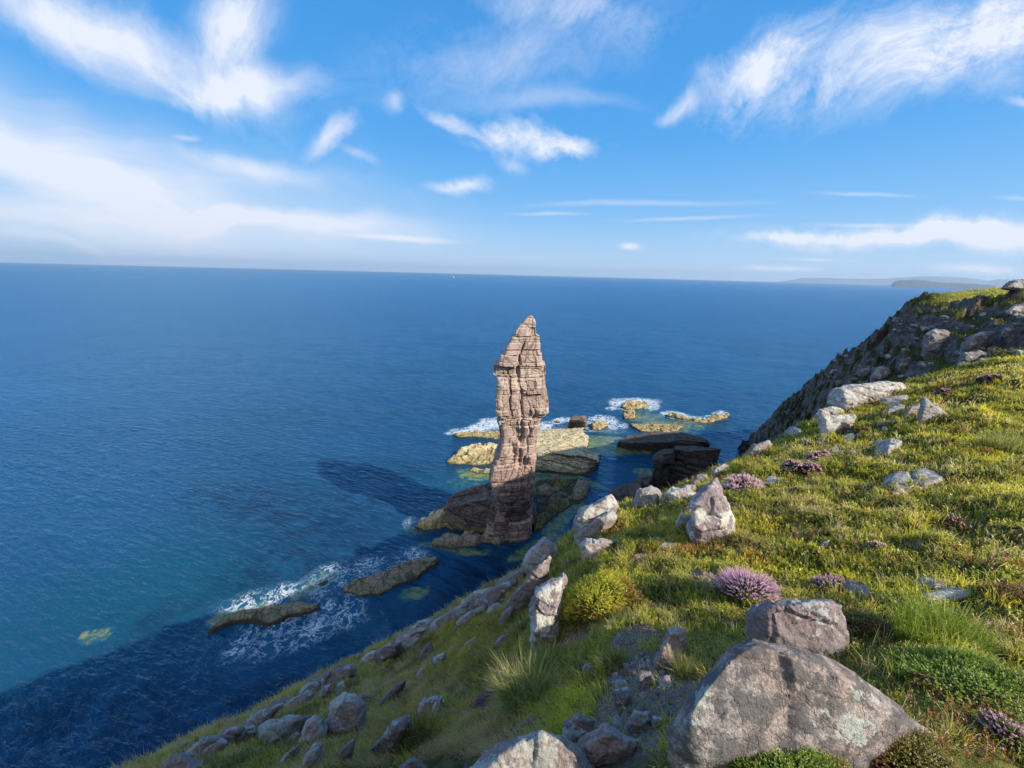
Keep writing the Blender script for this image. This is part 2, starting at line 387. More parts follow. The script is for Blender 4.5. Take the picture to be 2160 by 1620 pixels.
# cliff under the near edge: rough too
cm = sst(SEG, 4.1, 4.6) * (1 - sst(SEG, 7.5, 8)) * (TH[:, None] < 33)
dzn = dzn + cm * .8 * fbm(pos * .4, 4, .55, True)
GZ = GZ + dzn
GX = GX + steep_mask * .5 * fbm(pos * .2 + 40, 3); GY = GY + steep_mask * .5 * fbm(pos * .2 + 60, 3)

# terrain lookup: first hit along the line of sight
TANE = (CAMZ - GZ) / GR
def hit(px, py, smin=0.0, smax=10.0):
    d = ray(px, py); rh = math.hypot(d[0], d[1]); t0 = math.degrees(math.atan2(d[0], d[1])); tn = -d[2] / rh
    j = int(np.clip(np.searchsorted(TH, t0), 1, len(TH) - 1)); wgt = (t0 - TH[j-1]) / (TH[j] - TH[j-1])
    col = TANE[j-1] * (1 - wgt) + TANE[j] * wgt; rr = GR[j-1] * (1 - wgt) + GR[j] * wgt
    ok = (SEG[0] >= smin) & (SEG[0] <= smax)
    idx = np.where((col <= tn) & ok)[0]
    hit.ok = len(idx) > 0
    if len(idx) == 0: i = int(np.argmin(np.where(ok, col, 9)))
    else: i = idx[0]
    r = rr[i]
    if len(idx) and i > 0 and ok[i-1] and col[i-1] > tn:
        f = (col[i-1] - tn) / (col[i-1] - col[i] + 1e-9); r = rr[i-1] + f * (rr[i] - rr[i-1])
    k = r / rh
    return np.array([d[0] * k, d[1] * k, CAMZ + d[2] * k]), k        # point, view depth

SOIL = [(1365, 1440, .34, .75), (1335, 1345, .22, .3), (1330, 1540, .3, .25), (1215, 1345, .2, .2), (1480, 1215, .18, .25)]
soil_w = []
for px_, py_, rx_, ry_ in SOIL:
    q_, k_ = hit(px_, py_, 0, 4); soil_w.append((q_[0], q_[1], rx_, ry_, math.atan2(q_[0], q_[1])))
def soil_at(x, y):
    m_ = np.zeros(np.shape(x)); w_ = fbm(P3(x, y) * 3.0 + 300, 3) * .5
    for cx_, cy_, rx_, ry_, an in soil_w:
        ux, uy = (x - cx_), (y - cy_); a1_ = ux * math.cos(an) - uy * math.sin(an); b1_ = ux * math.sin(an) + uy * math.cos(an)
        m_ = np.maximum(m_, 1 - sst(np.hypot(a1_ / rx_, b1_ / ry_) + w_, .75, 1.15))
    return m_
def hill_mat():
    m, g, b, out = mat_new('hill turf and rock')
    ge = geo_pos(g); P = ge.outputs['Position']; nrm = ge.outputs['Normal']
    nz = g.xyz(nrm)[2]
    far_ = g.n.new('ShaderNodeAttribute'); far_.attribute_name = 'far'; far_ = far_.outputs['Fac']
    tur_ = g.n.new('ShaderNodeAttribute'); tur_.attribute_name = 'turf'; tur_ = tur_.outputs['Fac']
    a1 = g.noise(P, .9, 5, .6); a2 = g.noise(P, 6, 5, .65); a3 = g.noise(P, 40, 4, .7)
    soil = g.mix(g.sstep(a2, .35, .65), (.05, .055, .015), (.14, .12, .045))
    soil = g.mix(g.sstep(a1, .45, .65), soil, (.17, .18, .035))
    soil = g.mix(g.sstep(a3, .5, .75), soil, (.09, .06, .035))
    so_ = g.n.new('ShaderNodeAttribute'); so_.attribute_name = 'soil'
    soil = g.mix(so_.outputs['Fac'], soil, g.mix(g.sstep(a3, .4, .65), (.27, .20, .16), (.14, .10, .08)))
    # far hillside
    f1 = g.noise(P, .09, 6, .62); f2 = g.noise(P, .5, 6, .65); f3 = g.noise(P, 2.6, 5, .7)
    px, py, pz = g.xyz(P)
    bedc = g.m('ADD', g.m('ADD', pz, g.m('MULTIPLY', px, .3)), g.m('MULTIPLY', f1, 6.0))
    bn = g.noise(g.comb(0.0, 0.0, bedc), .9, 4, .6)
    rock = g.mix(g.sstep(bn, .35, .65), (.20, .155, .135), (.40, .32, .27))
    rock = g.mix(g.sstep(f3, .38, .66), rock, (.08, .065, .062))
    rock = g.mix(g.sstep(f2, .60, .70), rock, (.42, .40, .36))
    turf = g.mix(g.sstep(f2, .35, .65), (.045, .062, .014), (.13, .14, .028))
    turf = g.mix(g.sstep(f3, .45, .65), turf, (.16, .12, .05))
    bright = g.mix(g.sstep(f3, .35, .65), (.30, .31, .06), (.42, .38, .12))  # yellow-green headland turf, its sunlit brightness put into the colour
    turf = g.mix(tur_, turf, bright)
    veg = g.m('ADD', g.m('ADD', nz, g.m('MULTIPLY', g.m('SUBTRACT', f2, .5), 1.5)), g.m('MULTIPLY', g.m('SUBTRACT', f1, .5), 1.2))
    veg = g.sstep(g.m('ADD', veg, g.m('MULTIPLY', tur_, 1.6)), .76, .86)
    low = g.sstep(pz, 6.0, 14.0)
    farc = g.mix(g.m('MULTIPLY', veg, low), rock, turf)
    farc = g.mix(g.sstep(g.m('ADD', pz, g.m('MULTIPLY', f2, 3.0)), 4.5, 2.5), farc, (.035, .032, .030))
    # steep near faces are bare rock
    nr = g.mix(g.sstep(g.m('ADD', nz, g.m('MULTIPLY', g.m('SUBTRACT', a1, .5), .9)), .52, .60), g.mix(g.sstep(a2, .4, .6), (.30, .26, .25), (.17, .145, .14)), soil)
    g.l.new(g.mix(far_, nr, farc), b.inputs['Base Color'])
    b.inputs['Roughness'].default_value = .95; b.inputs['Specular IOR Level'].default_value = .1
    bn1 = g.bump(g.m('ADD', a2, g.m('MULTIPLY', a3, .4)), .8, .06)
    bn2 = g.bump(g.m('ADD', g.m('ADD', f2, g.m('MULTIPLY', f3, .6)), g.m('MULTIPLY', bn, .5)), 1.0, 1.3)
    mx = g.n.new('ShaderNodeMix'); mx.data_type = 'VECTOR'
    g.put(mx.inputs['Factor'], far_); g.l.new(bn1, mx.inputs[4]); g.l.new(bn2, mx.inputs[5])
    g.l.new(mx.outputs[1], b.inputs['Normal'])
    return m
ang = grid_faces(*GZ.shape)
me = mesh_np('hillside', np.stack([GX, GY, GZ], -1).reshape(-1, 3), ang, hill_mat(), attrs={'far': far.ravel(), 'turf': (grassB * np.ones_like(GZ)).ravel(), 'soil': np.where(GR < 8, soil_at(GX, GY), 0).ravel()})
hill = link('hillside', me, 'grassy and rocky clifftop slope falling to the sea', None, kind='structure')

# ------------------------------------------------------------------ sea
FOAM = []   # (px, py, semi-axis x, semi-axis y, rotation deg, strength, type) in photo pixels on the water plane
FOAM += [(470,1350,45,60,30,0.34),(560,1262,120,26,14,0.53),(650,1262,60,18,-5,0.37),(600,1335,150,45,14,0.53),(690,1300,60,36,30,0.56),(520,1350,90,50,20,0.37),(740,1290,60,46,0,0.45),(780,1330,40,60,60,0.31),
    (800,1300,30,55,10,0.28),(770,1378,55,14,28,0.43),(700,1222,70,34,20,0.53),(745,1215,60,40,25,0.50),(830,1185,85,26,18,0.53),(860,1172,40,16,20,0.43),(590,1430,40,14,20,0.22),(650,1400,20,20,0,0.19),
    (865,1105,22,14,0,0.46),(905,1118,22,8,0,0.37),(905,1180,35,14,20,0.25),
    (1000,905,52,10,8,1.10),(1040,893,40,14,10,1.05),(1160,902,46,12,-4,1.10),(1190,890,30,12,0,0.90),(1110,905,80,10,-3,0.90),(1270,888,38,13,0,1.00),(1300,898,26,8,0,0.80),
    (1310,852,28,12,-10,1.10),(1345,847,48,9,0,1.10),(1375,856,18,10,0,1.00),(1430,876,36,8,-8,1.10),(1465,884,34,8,-4,0.90),(1500,882,36,8,6,0.60),(1520,872,20,6,0,0.90),(1290,862,14,5,0,0.80),(1240,905,50,8,0,0.50)]
SHAL = [(1275,940,62,20,-3,1.0),(1330,948,50,10,-6,.8),(1400,902,60,16,-4,.75),(1360,880,45,10,0,.5),(200,1340,44,17,20,.42),(660,1240,60,12,28,.7),(505,1292,70,12,22,.8),(690,1222,26,9,20,.95),(870,1252,40,10,24,.6),
    (1025,1000,60,14,0,.6),(980,1020,40,12,0,.25),(1150,1010,120,18,-8,.7),(1220,1015,40,16,-20,.75),(1190,1090,60,16,40,.6),(1130,1150,70,12,28,.5),(960,1160,80,10,-8,.5),(880,1120,30,8,0,.6),
    (1360,995,22,10,0,.6),(1290,910,40,8,0,.35),(1120,1030,60,10,0,.8),(1430,895,70,16,0,.45),(1060,905,80,10,0,.3),(1345,870,40,9,0,.35)]
DARKP = [(150,1560,420,130,12,.9),(500,1500,260,60,25,.9),(800,1330,120,60,30,.7),(1000,1230,140,40,30,.9),(560,1060,170,55,-4,.8),(700,1110,170,40,10,.7),(820,1060,140,30,0,.7),(620,1180,140,46,18,.85),(330,1305,150,40,15,.5),(700,1170,120,40,20,.8),(1100,860,260,24,2,.5),(1500,905,120,20,-4,.5),(860,990,90,20,0,.5)]  # dark bottom patches; the nearest ones paint in deeper cliff shade
TEAL = [(360,1240,260,110,12,.9),(180,1420,200,60,15,.6),(90,1330,180,70,10,.55),(430,1150,200,60,4,.4),(880,1010,90,30,0,.5),(990,1025,60,20,0,.8),(1270,960,90,30,0,.6),(770,1320,80,60,20,.55),(640,1330,110,40,20,.35),(760,1375,70,22,25,.5)]
def ell_mask(X, Y, Z0, items, soft=.55):
    """ellipses given in the photograph, laid on the water as real patches"""
    res = np.zeros(X.shape)
    for it in items:
        px, py, a, b_, rot, st = it[:6]
        c = sea_pt(px, py)[:2]
        ca, sa = math.cos(math.radians(rot)), math.sin(math.radians(rot))
        e1 = sea_pt(px + a * ca, py - a * sa)[:2] - c; e2 = sea_pt(px + b_ * sa * .999, py + b_ * ca)[:2] - c
        Mi = np.linalg.inv(np.array([e1, e2]).T)
        q = np.stack([X - c[0], Y - c[1]], -1) @ Mi.T
        dd = np.sqrt((q ** 2).sum(-1))
        res = np.maximum(res, st * (1 - sst(dd, 1 - soft, 1 + soft * .9)))
    return res
ST_ = np.concatenate([np.arange(-180, -66, 4.0), np.arange(-66, 60, .16), np.arange(60, 181, 4.0)])
SR_ = np.concatenate([np.exp(np.linspace(math.log(22), math.log(400), 620)), np.exp(np.linspace(math.log(405), math.log(38000), 160))])
sx = SR_[None, :] * np.sin(np.radians(ST_))[:, None]; sy = SR_[None, :] * np.cos(np.radians(ST_))[:, None]
wv = np.zeros_like(sx); rr_ = np.random.RandomState(3)
for k in range(46):
    lam = 1.6 * 1.09 ** k if k < 34 else 20 + 3 * (k - 34)
    dirn = math.radians(rr_.normal(68, 26)); amp = .0125 * lam ** .75 * (1 if lam < 7 else .45); 
    kk = 2 * math.pi / lam
    ph = (sx * math.cos(dirn) + sy * math.sin(dirn)) * kk + rr_.uniform(0, 6.28)
    res_ok = np.clip((lam / (np.maximum(SR_ * .0047, SR_ * .0028)) - 2.5) / 3, 0, 1)[None, :]
    wv += amp * np.sin(ph) * res_ok
wv *= .55
q = P3(sx * .12, sy * .12)
wx = sx + 2.2 * fbm(q, 3); wy = sy + 2.2 * fbm(q + 31, 3)
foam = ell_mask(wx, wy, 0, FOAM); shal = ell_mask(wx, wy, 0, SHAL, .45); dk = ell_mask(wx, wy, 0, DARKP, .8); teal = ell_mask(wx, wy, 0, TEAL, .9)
def sea_mat():
    m, g, b, out = mat_new('sea water'); g.n.remove(b)
    P = geo_pos(g).outputs['Position']; x, y, z = g.xyz(P)
    A = {}
    for k in ('foam', 'shallow', 'weed_shade', 'teal'):
        n = g.n.new('ShaderNodeAttribute'); n.attribute_name = k; A[k] = n.outputs['Fac']
    flat = g.comb(x, y, 0.0)
    rot = g.n.new('ShaderNodeMapping'); rot.inputs['Rotation'].default_value = (0, 0, math.radians(22)); g.l.new(flat, rot.inputs['Vector'])
    rx, ry, _ = g.xyz(rot.outputs[0])
    st = g.comb(g.m('MULTIPLY', rx, .33), ry, 0.0)
    h1 = g.noise(st, .30, 2, .5, .5); h2 = g.noise(st, .85, 3, .55, .4); h3 = g.noise(g.comb(g.m('MULTIPLY', rx, .45), ry, 0.0), 2.3, 3, .55); h0 = g.noise(st, .06, 3, .5)
    hh = g.m('ADD', g.m('ADD', g.m('MULTIPLY', h1, .85), g.m('MULTIPLY', h2, .75)), g.m('MULTIPLY', h3, .13))
    bmp = g.bump(hh, 1.0, 1.05)
    big = g.noise(flat, .008, 5, .6); mid = g.noise(st, .03, 4, .6)
    deep = g.mix(g.sstep(big, .38, .62), (.010, .054, .116), (.012, .067, .138))
    deep = g.mix(g.m('MULTIPLY', g.sstep(mid, .42, .65), .35), deep, (.005, .036, .080))
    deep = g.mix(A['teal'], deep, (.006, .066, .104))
    deep = g.mix(g.m('MULTIPLY', A['weed_shade'], g.sstep(g.noise(flat, .16, 4, .6), .32, .6)), deep, (.006, .020, .045))  # dark bottom colour, near the viewer also standing in for cliff shade
    wn = g.noise(g.vm('ADD', flat, g.vm('SCALE', g.noise(flat, .5, 3, .6, out='Color'), sc_=1.6)), .55, 5, .65)
    sm = g.sstep(g.m('ADD', A['shallow'], g.m('MULTIPLY', g.m('SUBTRACT', wn, .5), 1.1)), .22, .62)
    deep = g.mix(g.m('MULTIPLY', g.sstep(A['shallow'], 0.0, .5), .55), deep, (.012, .11, .12))
    shc = g.mix(g.sstep(wn, .4, .6), (.10, .17, .07), (.26, .26, .08))
    water = g.mix(g.m('MULTIPLY', sm, .85), deep, shc)
    # foam lace
    wc = g.vm('ADD', flat, g.vm('SCALE', g.noise(flat, .22, 4, .6, out='Color'), sc_=5.0))
    n_a = g.noise(wc, .17, 5, .6); n_b = g.noise(wc, .46, 5, .6)
    ra = g.m('ABSOLUTE', g.m('SUBTRACT', n_a, .5)); rb = g.m('ABSOLUTE', g.m('SUBTRACT', n_b, .5))
    fm = g.m('ADD', A['foam'], g.m('MULTIPLY', g.m('SUBTRACT', g.noise(flat, .16, 5, .65), .5), 1.1))
    fm = g.m('MULTIPLY', fm, g.sstep(A['foam'], .02, .25))
    w1 = g.sstep(ra, g.m('MULTIPLY', fm, .045), g.m('MULTIPLY', fm, .008)); w2 = g.sstep(rb, g.m('MULTIPLY', fm, .062), g.m('MULTIPLY', fm, .012))
    solid = g.sstep(g.m('ADD', fm, g.m('MULTIPLY', g.m('SUBTRACT', n_b, .5), 1.2)), .95, 1.35)
    ff = g.m('MAXIMUM', g.m('MULTIPLY', g.m('MAXIMUM', w1, w2), g.sstep(fm, .15, .7)), solid)
    # whitecaps, a few specks offshore
    caps = g.m('MULTIPLY', g.sstep(g.noise(g.comb(g.m('MULTIPLY', rx, .55), ry, 0.0), .35, 4, .75), .700, .735), g.sstep(g.noise(flat, .02, 3, .6), .48, .62))
    ff = g.m('MAXIMUM', ff, g.m('MULTIPLY', caps, .8))
    aer = g.m('MULTIPLY', g.sstep(fm, .05, .9), .45)
    water = g.mix(aer, water, (.05, .20, .28))
    col = g.mix(g.m('MULTIPLY', ff, .80), water, (.74, .77, .78))
    dif = g.n.new('ShaderNodeBsdfDiffuse'); g.l.new(col, dif.inputs['Color']); 
    bsoft = g.bump(hh, 1.0, .95); g.l.new(bsoft, dif.inputs['Normal'])
    gl = g.n.new('ShaderNodeBsdfGlossy'); gl.inputs['Roughness'].default_value = .16; g.l.new(bmp, gl.inputs['Normal'])
    gl.inputs['Color'].default_value = (.38, .68, .92, 1)
    fr = g.n.new('ShaderNodeFresnel'); fr.inputs['IOR'].default_value = 1.33; g.l.new(bmp, fr.inputs['Normal'])
    fac = g.m('MINIMUM', g.m('MULTIPLY', fr.outputs[0], 1.6), .60)
    fac = g.m('MULTIPLY', fac, g.m('SUBTRACT', 1.0, g.m('MULTIPLY', ff, .9)))
    mx = g.n.new('ShaderNodeMixShader'); g.l.new(fac, mx.inputs[0]); g.l.new(dif.outputs[0], mx.inputs[1]); g.l.new(gl.outputs[0], mx.inputs[2])
    g.l.new(mx.outputs[0], out.inputs['Surface'])
    return m
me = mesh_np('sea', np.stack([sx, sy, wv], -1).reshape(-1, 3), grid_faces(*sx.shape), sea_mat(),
             attrs={'foam': foam.ravel(), 'shallow': shal.ravel(), 'weed_shade': dk.ravel(), 'teal': teal.ravel()})
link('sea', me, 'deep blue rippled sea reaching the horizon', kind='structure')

# ------------------------------------------------------------------ distant hills beyond the water
def far_hill(pts, r0, name, col):
    """pts: (px, py of skyline) ; a real ridge with a rounded section"""
    xs = np.arange(pts[0][0], pts[-1][0] + 1, 1.2); ys = np.interp(xs, [p[0] for p in pts], [p[1] for p in pts])
    V_ = []
    for i, (x_, y_) in enumerate(zip(xs, ys)):
        d = ray(x_, y_); rh = math.hypot(d[0], d[1]); k = r0 / rh
        top = max(5.0, CAMZ + d[2] * k) * (1 + .06 * perlin(np.array([[x_ * .09, r0, 0]]))[0])
        dr = np.array([d[0], d[1]]) / rh
        for q_, hz_ in ((-.10, 0), (-.06, .35), (-.03, .75), (0, 1), (.05, .8), (.14, 0)):
            rr2 = r0 * (1 + q_ * .5)
            V_.append((dr[0] * rr2, dr[1] * rr2, max(-2, top * hz_ - (2 if hz_ == 0 else 0))))
    m, g, b, o = mat_new(name + ' heath')
    P = geo_pos(g).outputs['Position']
    g.l.new(g.mix(g.noise(P, .002, 5), col, (col[0] * 1.5, col[1] * 1.3, col[2] * 1.1)), b.inputs['Base Color'])  # heath colour with the blue of distant haze painted into it
    b.inputs['Roughness'].default_value = 1
    me = mesh_np(name, V_, grid_faces(len(xs), 6)[:, ::-1], m)
    link(name, me, kind='structure')
far_hill([(1640, 594), (1675, 590), (1690, 586.5), (1740, 586), (1800, 588), (1870, 587.5), (1925, 583.5), (1975, 582.5), (2030, 585), (2060, 588), (2085, 592), (2110, 588.5), (2150, 590), (2200, 592), (2300, 594), (2330, 601)], 31000, 'distant_hills', (.13, .18, .25))
far_hill([(1880, 600), (1888, 594), (1900, 591), (1930, 590), (1960, 592.5), (1985, 596), (2030, 597.5), (2060, 599), (2100, 602)], 15000, 'distant_headland', (.06, .09, .13))

hm = bpy.data.materials.new('thin sea haze'); hm.use_nodes = True; g = N(hm.node_tree); g.n.clear()
o_ = g.n.new('ShaderNodeOutputMaterial'); v_ = g.n.new('ShaderNodeVolumePrincipled'); v_.inputs['Density'].default_value = 3.0e-5
v_.inputs['Color'].default_value = (.62, .80, 1.0, 1); v_.inputs['Anisotropy'].default_value = .2
g.l.new(v_.outputs[0], o_.inputs['Volume'])
hb_ = 40000.0
vb = [(x_, y_, z_) for x_ in (-hb_, hb_) for y_ in (-hb_, hb_) for z_ in (-14.0, 620.0)]
fb = [(0, 1, 3, 2), (4, 6, 7, 5), (0, 4, 5, 1), (2, 3, 7, 6), (0, 2, 6, 4), (1, 5, 7, 3)]
link('haze', mesh_np('haze', vb, fb, hm, smooth=False), kind='stuff', label='thin pale haze over the sea', cat='haze')
# ------------------------------------------------------------------ sea stack, reefs and skerries
def sea_rock_mat(name, side, side2, top, algae, alg_lo=.3, alg_hi=3.2, top_amt=.0, crack=.8, bs=1.0, dip=(.12, 0.0), tint=False):
    """side colours, a top colour where the rock faces up, and the yellow-green algae of the tidal band by real height"""
    m, g, b, out = mat_new(name)
    ge = geo_pos(g); P = ge.outputs['Position']; nz = g.xyz(ge.outputs['Normal'])[2]; x, y, z = g.xyz(P)
    wv_ = g.noise(P, .12, 4, .55); zz = g.m('ADD', g.m('ADD', z, g.m('MULTIPLY', x, dip[0])), g.m('MULTIPLY', wv_, 3.0))
    lay = g.noise(g.comb(g.m('MULTIPLY', x, .03), g.m('MULTIPLY', y, .03), zz), 1.3 * bs, 5, .65)
    n2 = g.noise(P, .35, 6, .62); n3 = g.noise(P, 2.2, 5, .68)
    col = g.mix(g.sstep(n2, .38, .62), side, side2)
    col = g.mix(g.m('MULTIPLY', g.sstep(lay, .42, .66), .3 if tint else .6), col, (side[0] * .62, side[1] * .60, side[2] * .62))
    col = g.mix(g.m('MULTIPLY', g.sstep(n3, .40, .68), .45), col, (side[0] * .5, side[1] * .48, side[2] * .5))
    up = g.sstep(g.m('ADD', nz, g.m('MULTIPLY', g.m('SUBTRACT', n2, .5), .8)), .45, .80)
    col = g.mix(g.m('MULTIPLY', up, top_amt), col, top)
    za = g.m('ADD', z, g.m('MULTIPLY', g.m('SUBTRACT', n2, .5), 3.0))
    al = g.m('MULTIPLY', g.sstep(za, alg_hi, alg_hi * .72), g.sstep(g.m('ADD', nz, g.m('MULTIPLY', g.m('SUBTRACT', n3, .5), .6)), -.1, .45))
    ac = g.mix(g.sstep(n3, .35, .65), algae, (algae[0] * .38, algae[1] * .38, algae[2] * .4))
    col = g.mix(g.m('MULTIPLY', al, .92), col, ac)
    col = g.mix(g.sstep(g.m('ADD', z, g.m('MULTIPLY', n3, .9)), 1.15, .75), col, (.055, .045, .028))
    if tint:
        at = g.n.new('ShaderNodeAttribute'); at.attribute_name = 'tint'; tf = at.outputs['Fac']
        col = g.mix(g.m('MULTIPLY', g.sstep(tf, .45, 1.0), .45), col, (.58, .46, .39)); col = g.mix(g.m('MULTIPLY', g.sstep(tf, .35, 0.0), .45), col, (.27, .19, .18))
        col = g.mix(g.m('MULTIPLY', g.sstep(z, 34.0, 16.0), .40), col, (.46, .29, .25))
        gn = g.m('MULTIPLY', g.sstep(n2, .48, .62), g.sstep(g.m('ADD', x, g.m('MULTIPLY', z, -.12)), -5.0, -11.0))
        col = g.mix(g.m('MULTIPLY', gn, .6), col, (.42, .42, .26))
    # cracks and dark streaks of weathering
    pc = g.vm('ADD', g.comb(g.m('MULTIPLY', x, 1.0), g.m('MULTIPLY', y, 1.0), g.m('MULTIPLY', z, .55 if tint else 1.6)), g.vm('SCALE', g.noise(P, .5, 3, .6, out='Color'), sc_=2.2))
    ck = g.sstep(g.vor(pc, .26, 'DISTANCE_TO_EDGE'), .055, .012)
    col = g.mix(g.m('MULTIPLY', ck, .7), col, (side[0] * .22, side[1] * .2, side[2] * .2))
    stn = g.sstep(g.noise(g.comb(g.m('MULTIPLY', x, .5), g.m('MULTIPLY', y, .5), g.m('MULTIPLY', z, .12)), 1.0, 5, .65), .54, .68)
    col = g.mix(g.m('MULTIPLY', stn, .5), col, (side[0] * .38, side[1] * .36, side[2] * .38))
    g.l.new(col, b.inputs['Base Color']); b.inputs['Roughness'].default_value = .85; b.inputs['Specular IOR Level'].default_value = .25
    h = g.m('ADD', g.m('ADD', g.m('MULTIPLY', lay, .9), g.m('MULTIPLY', n3, .5)), g.m('MULTIPLY', g.noise(P, 7, 4, .7), .15))
    g.l.new(g.bump(h, crack, .5), b.inputs['Normal'])
    return m
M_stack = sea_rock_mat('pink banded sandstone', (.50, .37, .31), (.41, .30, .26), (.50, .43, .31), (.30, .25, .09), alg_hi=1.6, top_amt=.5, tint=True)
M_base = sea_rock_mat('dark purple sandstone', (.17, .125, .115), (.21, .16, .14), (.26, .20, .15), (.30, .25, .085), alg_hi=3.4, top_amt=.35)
M_reef = sea_rock_mat('weedy reef rock', (.24, .18, .155), (.30, .23, .19), (.62, .52, .29), (.46, .40, .16), alg_hi=1.6, top_amt=.9, dip=(.3, 0))
M_yel = sea_rock_mat('yellow algae rock', (.30, .22, .15), (.46, .35, .22), (.66, .52, .29), (.54, .43, .19), alg_hi=2.6, top_amt=.85)
M_brown = sea_rock_mat('brown wet shoal', (.33, .26, .18), (.26, .20, .15), (.38, .31, .21), (.37, .30, .16), alg_hi=1.6, top_amt=.5)
M_dark = sea_rock_mat('dark wet cliff rock', (.085, .07, .068), (.12, .10, .09), (.14, .115, .085), (.10, .085, .04), alg_hi=3, top_amt=.5)

LAST = {}
def layer_blocks(z, u, seed, lay_th, blk, amp, crack=0.25, edge=.10):
    """horizontal beds cut by vertical joints: returns an outward offset per vertex"""
    rs = np.random.RandomState(seed); cum = np.concatenate([[-40], -40 + np.cumsum(lay_th * (.3 + 1.6 * rs.uniform(0, 1, 400) ** 1.5) * 1.05)])
    i = np.clip(np.searchsorted(cum, z) - 1, 0, 399); f = (z - cum[i]); th_ = cum[i + 1] - cum[i]
    w_ = blk * (.5 + 1.3 * hashf(i, seed)); uu = u / w_ + hashf(i, seed + 5) * 9
    j = np.floor(uu); fj = (uu - j) * w_
    j = np.where(hashf(i, j, seed + 9) < .45, j - 1, j)
    jl = hashf(i, np.floor(uu), seed + 19) > .35
    off = (hashf(i, j, seed + 1) - .5) * 2 * amp + (hashf(i, seed + 3) - .5) * .45 * amp
    LAST['id'] = hashf(i, j, seed + 77)
    ez = np.minimum(f, th_ - f); eu = np.minimum(fj, w_ - fj)
    off -= crack * amp * (1 - sst(ez, 0, edge * 1.6)) * 1.6 + crack * amp * (1 - sst(eu, 0, edge)) * 1.2 * jl
    return off
def stack_column():
    zx = lambda X, Y_: (800 + X / 2.7, 620 + Y_ / 2.7)
    Lp = [(866, 122), (845, 132), (828, 148), (800, 182), (778, 205), (768, 240), (752, 268), (722, 302), (700, 330), (690, 362), (680, 386), (658, 398), (656, 430), (676, 436), (680, 500), (674, 560), (677, 612), (685, 640), (686, 700), (698, 745), (700, 785), (692, 830), (676, 870), (658, 915), (646, 960), (636, 1005), (640, 1040), (652, 1080), (640, 1150), (620, 1250), (600, 1400)]
    Rp = [(872, 124), (880, 140), (888, 158), (890, 190), (893, 216), (912, 226), (914, 262), (915, 300), (922, 340), (931, 380), (938, 410), (940, 440), (944, 500), (942, 560), (946, 600), (958, 628), (956, 655), (940, 690), (916, 716), (914, 760), (903, 800), (900, 845), (896, 900), (890, 950), (886, 1000), (886, 1060), (881, 1150), (876, 1200), (868, 1270), (860, 1330), (858, 1400)]
    YC = 92.0
    lw = np.array([plane_pt(*zx(*p), YC) for p in Lp]); rw = np.array([plane_pt(*zx(*p), YC) for p in Rp])
    zt = min(lw[0, 2], rw[0, 2]); nz_, nu = 900, 560
    z = np.linspace(-3, zt, nz_)
    il = np.argsort(lw[:, 2]); ir = np.argsort(rw[:, 2])
    # the outline steps bed by bed, as the real one does
    rs_ = np.random.RandomState(4); cum = np.concatenate([[-6], -6 + np.cumsum(rs_.uniform(1.1, 4.2, 60))]); bi = np.searchsorted(cum, z) - 1
    mid_ = (cum[bi] + cum[bi + 1]) / 2; zq = mid_ + (z - mid_) * .6; zq = np.where(z > zt - 2, z, zq)
    xl = np.interp(zq, lw[il, 2], lw[il, 0]) + (hashf(bi, 3) - .5) * .25 * (z < zt - 6); xr = np.interp(zq, rw[ir, 2], rw[ir, 0]) + (hashf(bi, 8) - .5) * .2 * (z < zt - 6)
    cx = (xl + xr) / 2; a = (xr - xl) / 2
    zk = [0, 10, 18, 24, 30, 36, 45, 52, 57, zt]; hk = [3.2, 3.6, 4.5, 4.6, 4.4, 5.2, 4.6, 3.4, 1.8, .35]
    hb = np.interp(z, zk, hk)
    cyk = [93.2, 92.9, 92.2, 92.0, 92.0, 91.8, 92, 92.3, 92.6, 92.6]; cy = np.interp(z, zk, cyk)
    u = np.linspace(0, 2 * math.pi, nu, endpoint=False)
    # a rotated, slightly skewed box section: main face towards the viewer, corner to the left
    n_ = 7.0; c, s = np.cos(u), np.sin(u)
    rad = (np.abs(c) ** n_ + np.abs(s) ** n_) ** (-1 / n_)
    ex, ey = c * rad, s * rad
    ex_m = ex / np.abs(ex).max()
    Z = np.repeat(z[:, None], nu, 1); X = cx[:, None] + a[:, None] * ex_m[None, :]
    Y = cy[:, None] + hb[:, None] * (ey + .40 * ex)[None, :]
    nx, ny = np.sign(c) * np.abs(c) ** 1.8, np.sign(s) * np.abs(s) ** 1.8
    l_ = np.hypot(nx, ny); nx, ny = nx / l_, ny / l_
    pos = P3(X, Y, Z)
    wz = Z + .05 * X + .30 * fbm(pos * .13, 3) + .10 * fbm(pos * .6 + 4, 2)
    arc = np.concatenate([[0], np.cumsum(np.hypot(np.diff(ex * 6), np.diff(ey * 5)))])[None, :] + .9 * fbm(pos * .35 + 20, 3)
    off = layer_blocks(wz, arc, 11, 6.0, 4.0, 1.25, .30, .16) + layer_blocks(wz, arc, 12, 1.9, 2.8, .50, .45, .11) + layer_blocks(wz, arc + 3, 13, .8, 2.6, .12, .5, .07) * sst(fbm(pos * .15 + 77, 2), -.1, .3)
    tint = LAST['id'] if False else hashf(np.floor(wz / 1.7), np.floor(arc / 3.0 + hashf(np.floor(wz / 1.7), 5) * 7), 4)
    off += .35 * fbm(pos * .22 + 8, 3) + .20 * fbm(pos * 1.1, 4, .6, True)
    # the recess that undercuts the middle of the front face, and its lip
    tn = sst(z, zt - 9, zt)[:, None]; taper = np.minimum(1, np.maximum(.34, a / 6.0))[:, None] * (1 - .2 * tn)
    off = off * taper
    front = np.clip(-s, 0, 1)[None, :] ** .5; side = np.abs(nx)[None, :]
    xrel = (X - cx[:, None]) / a[:, None]
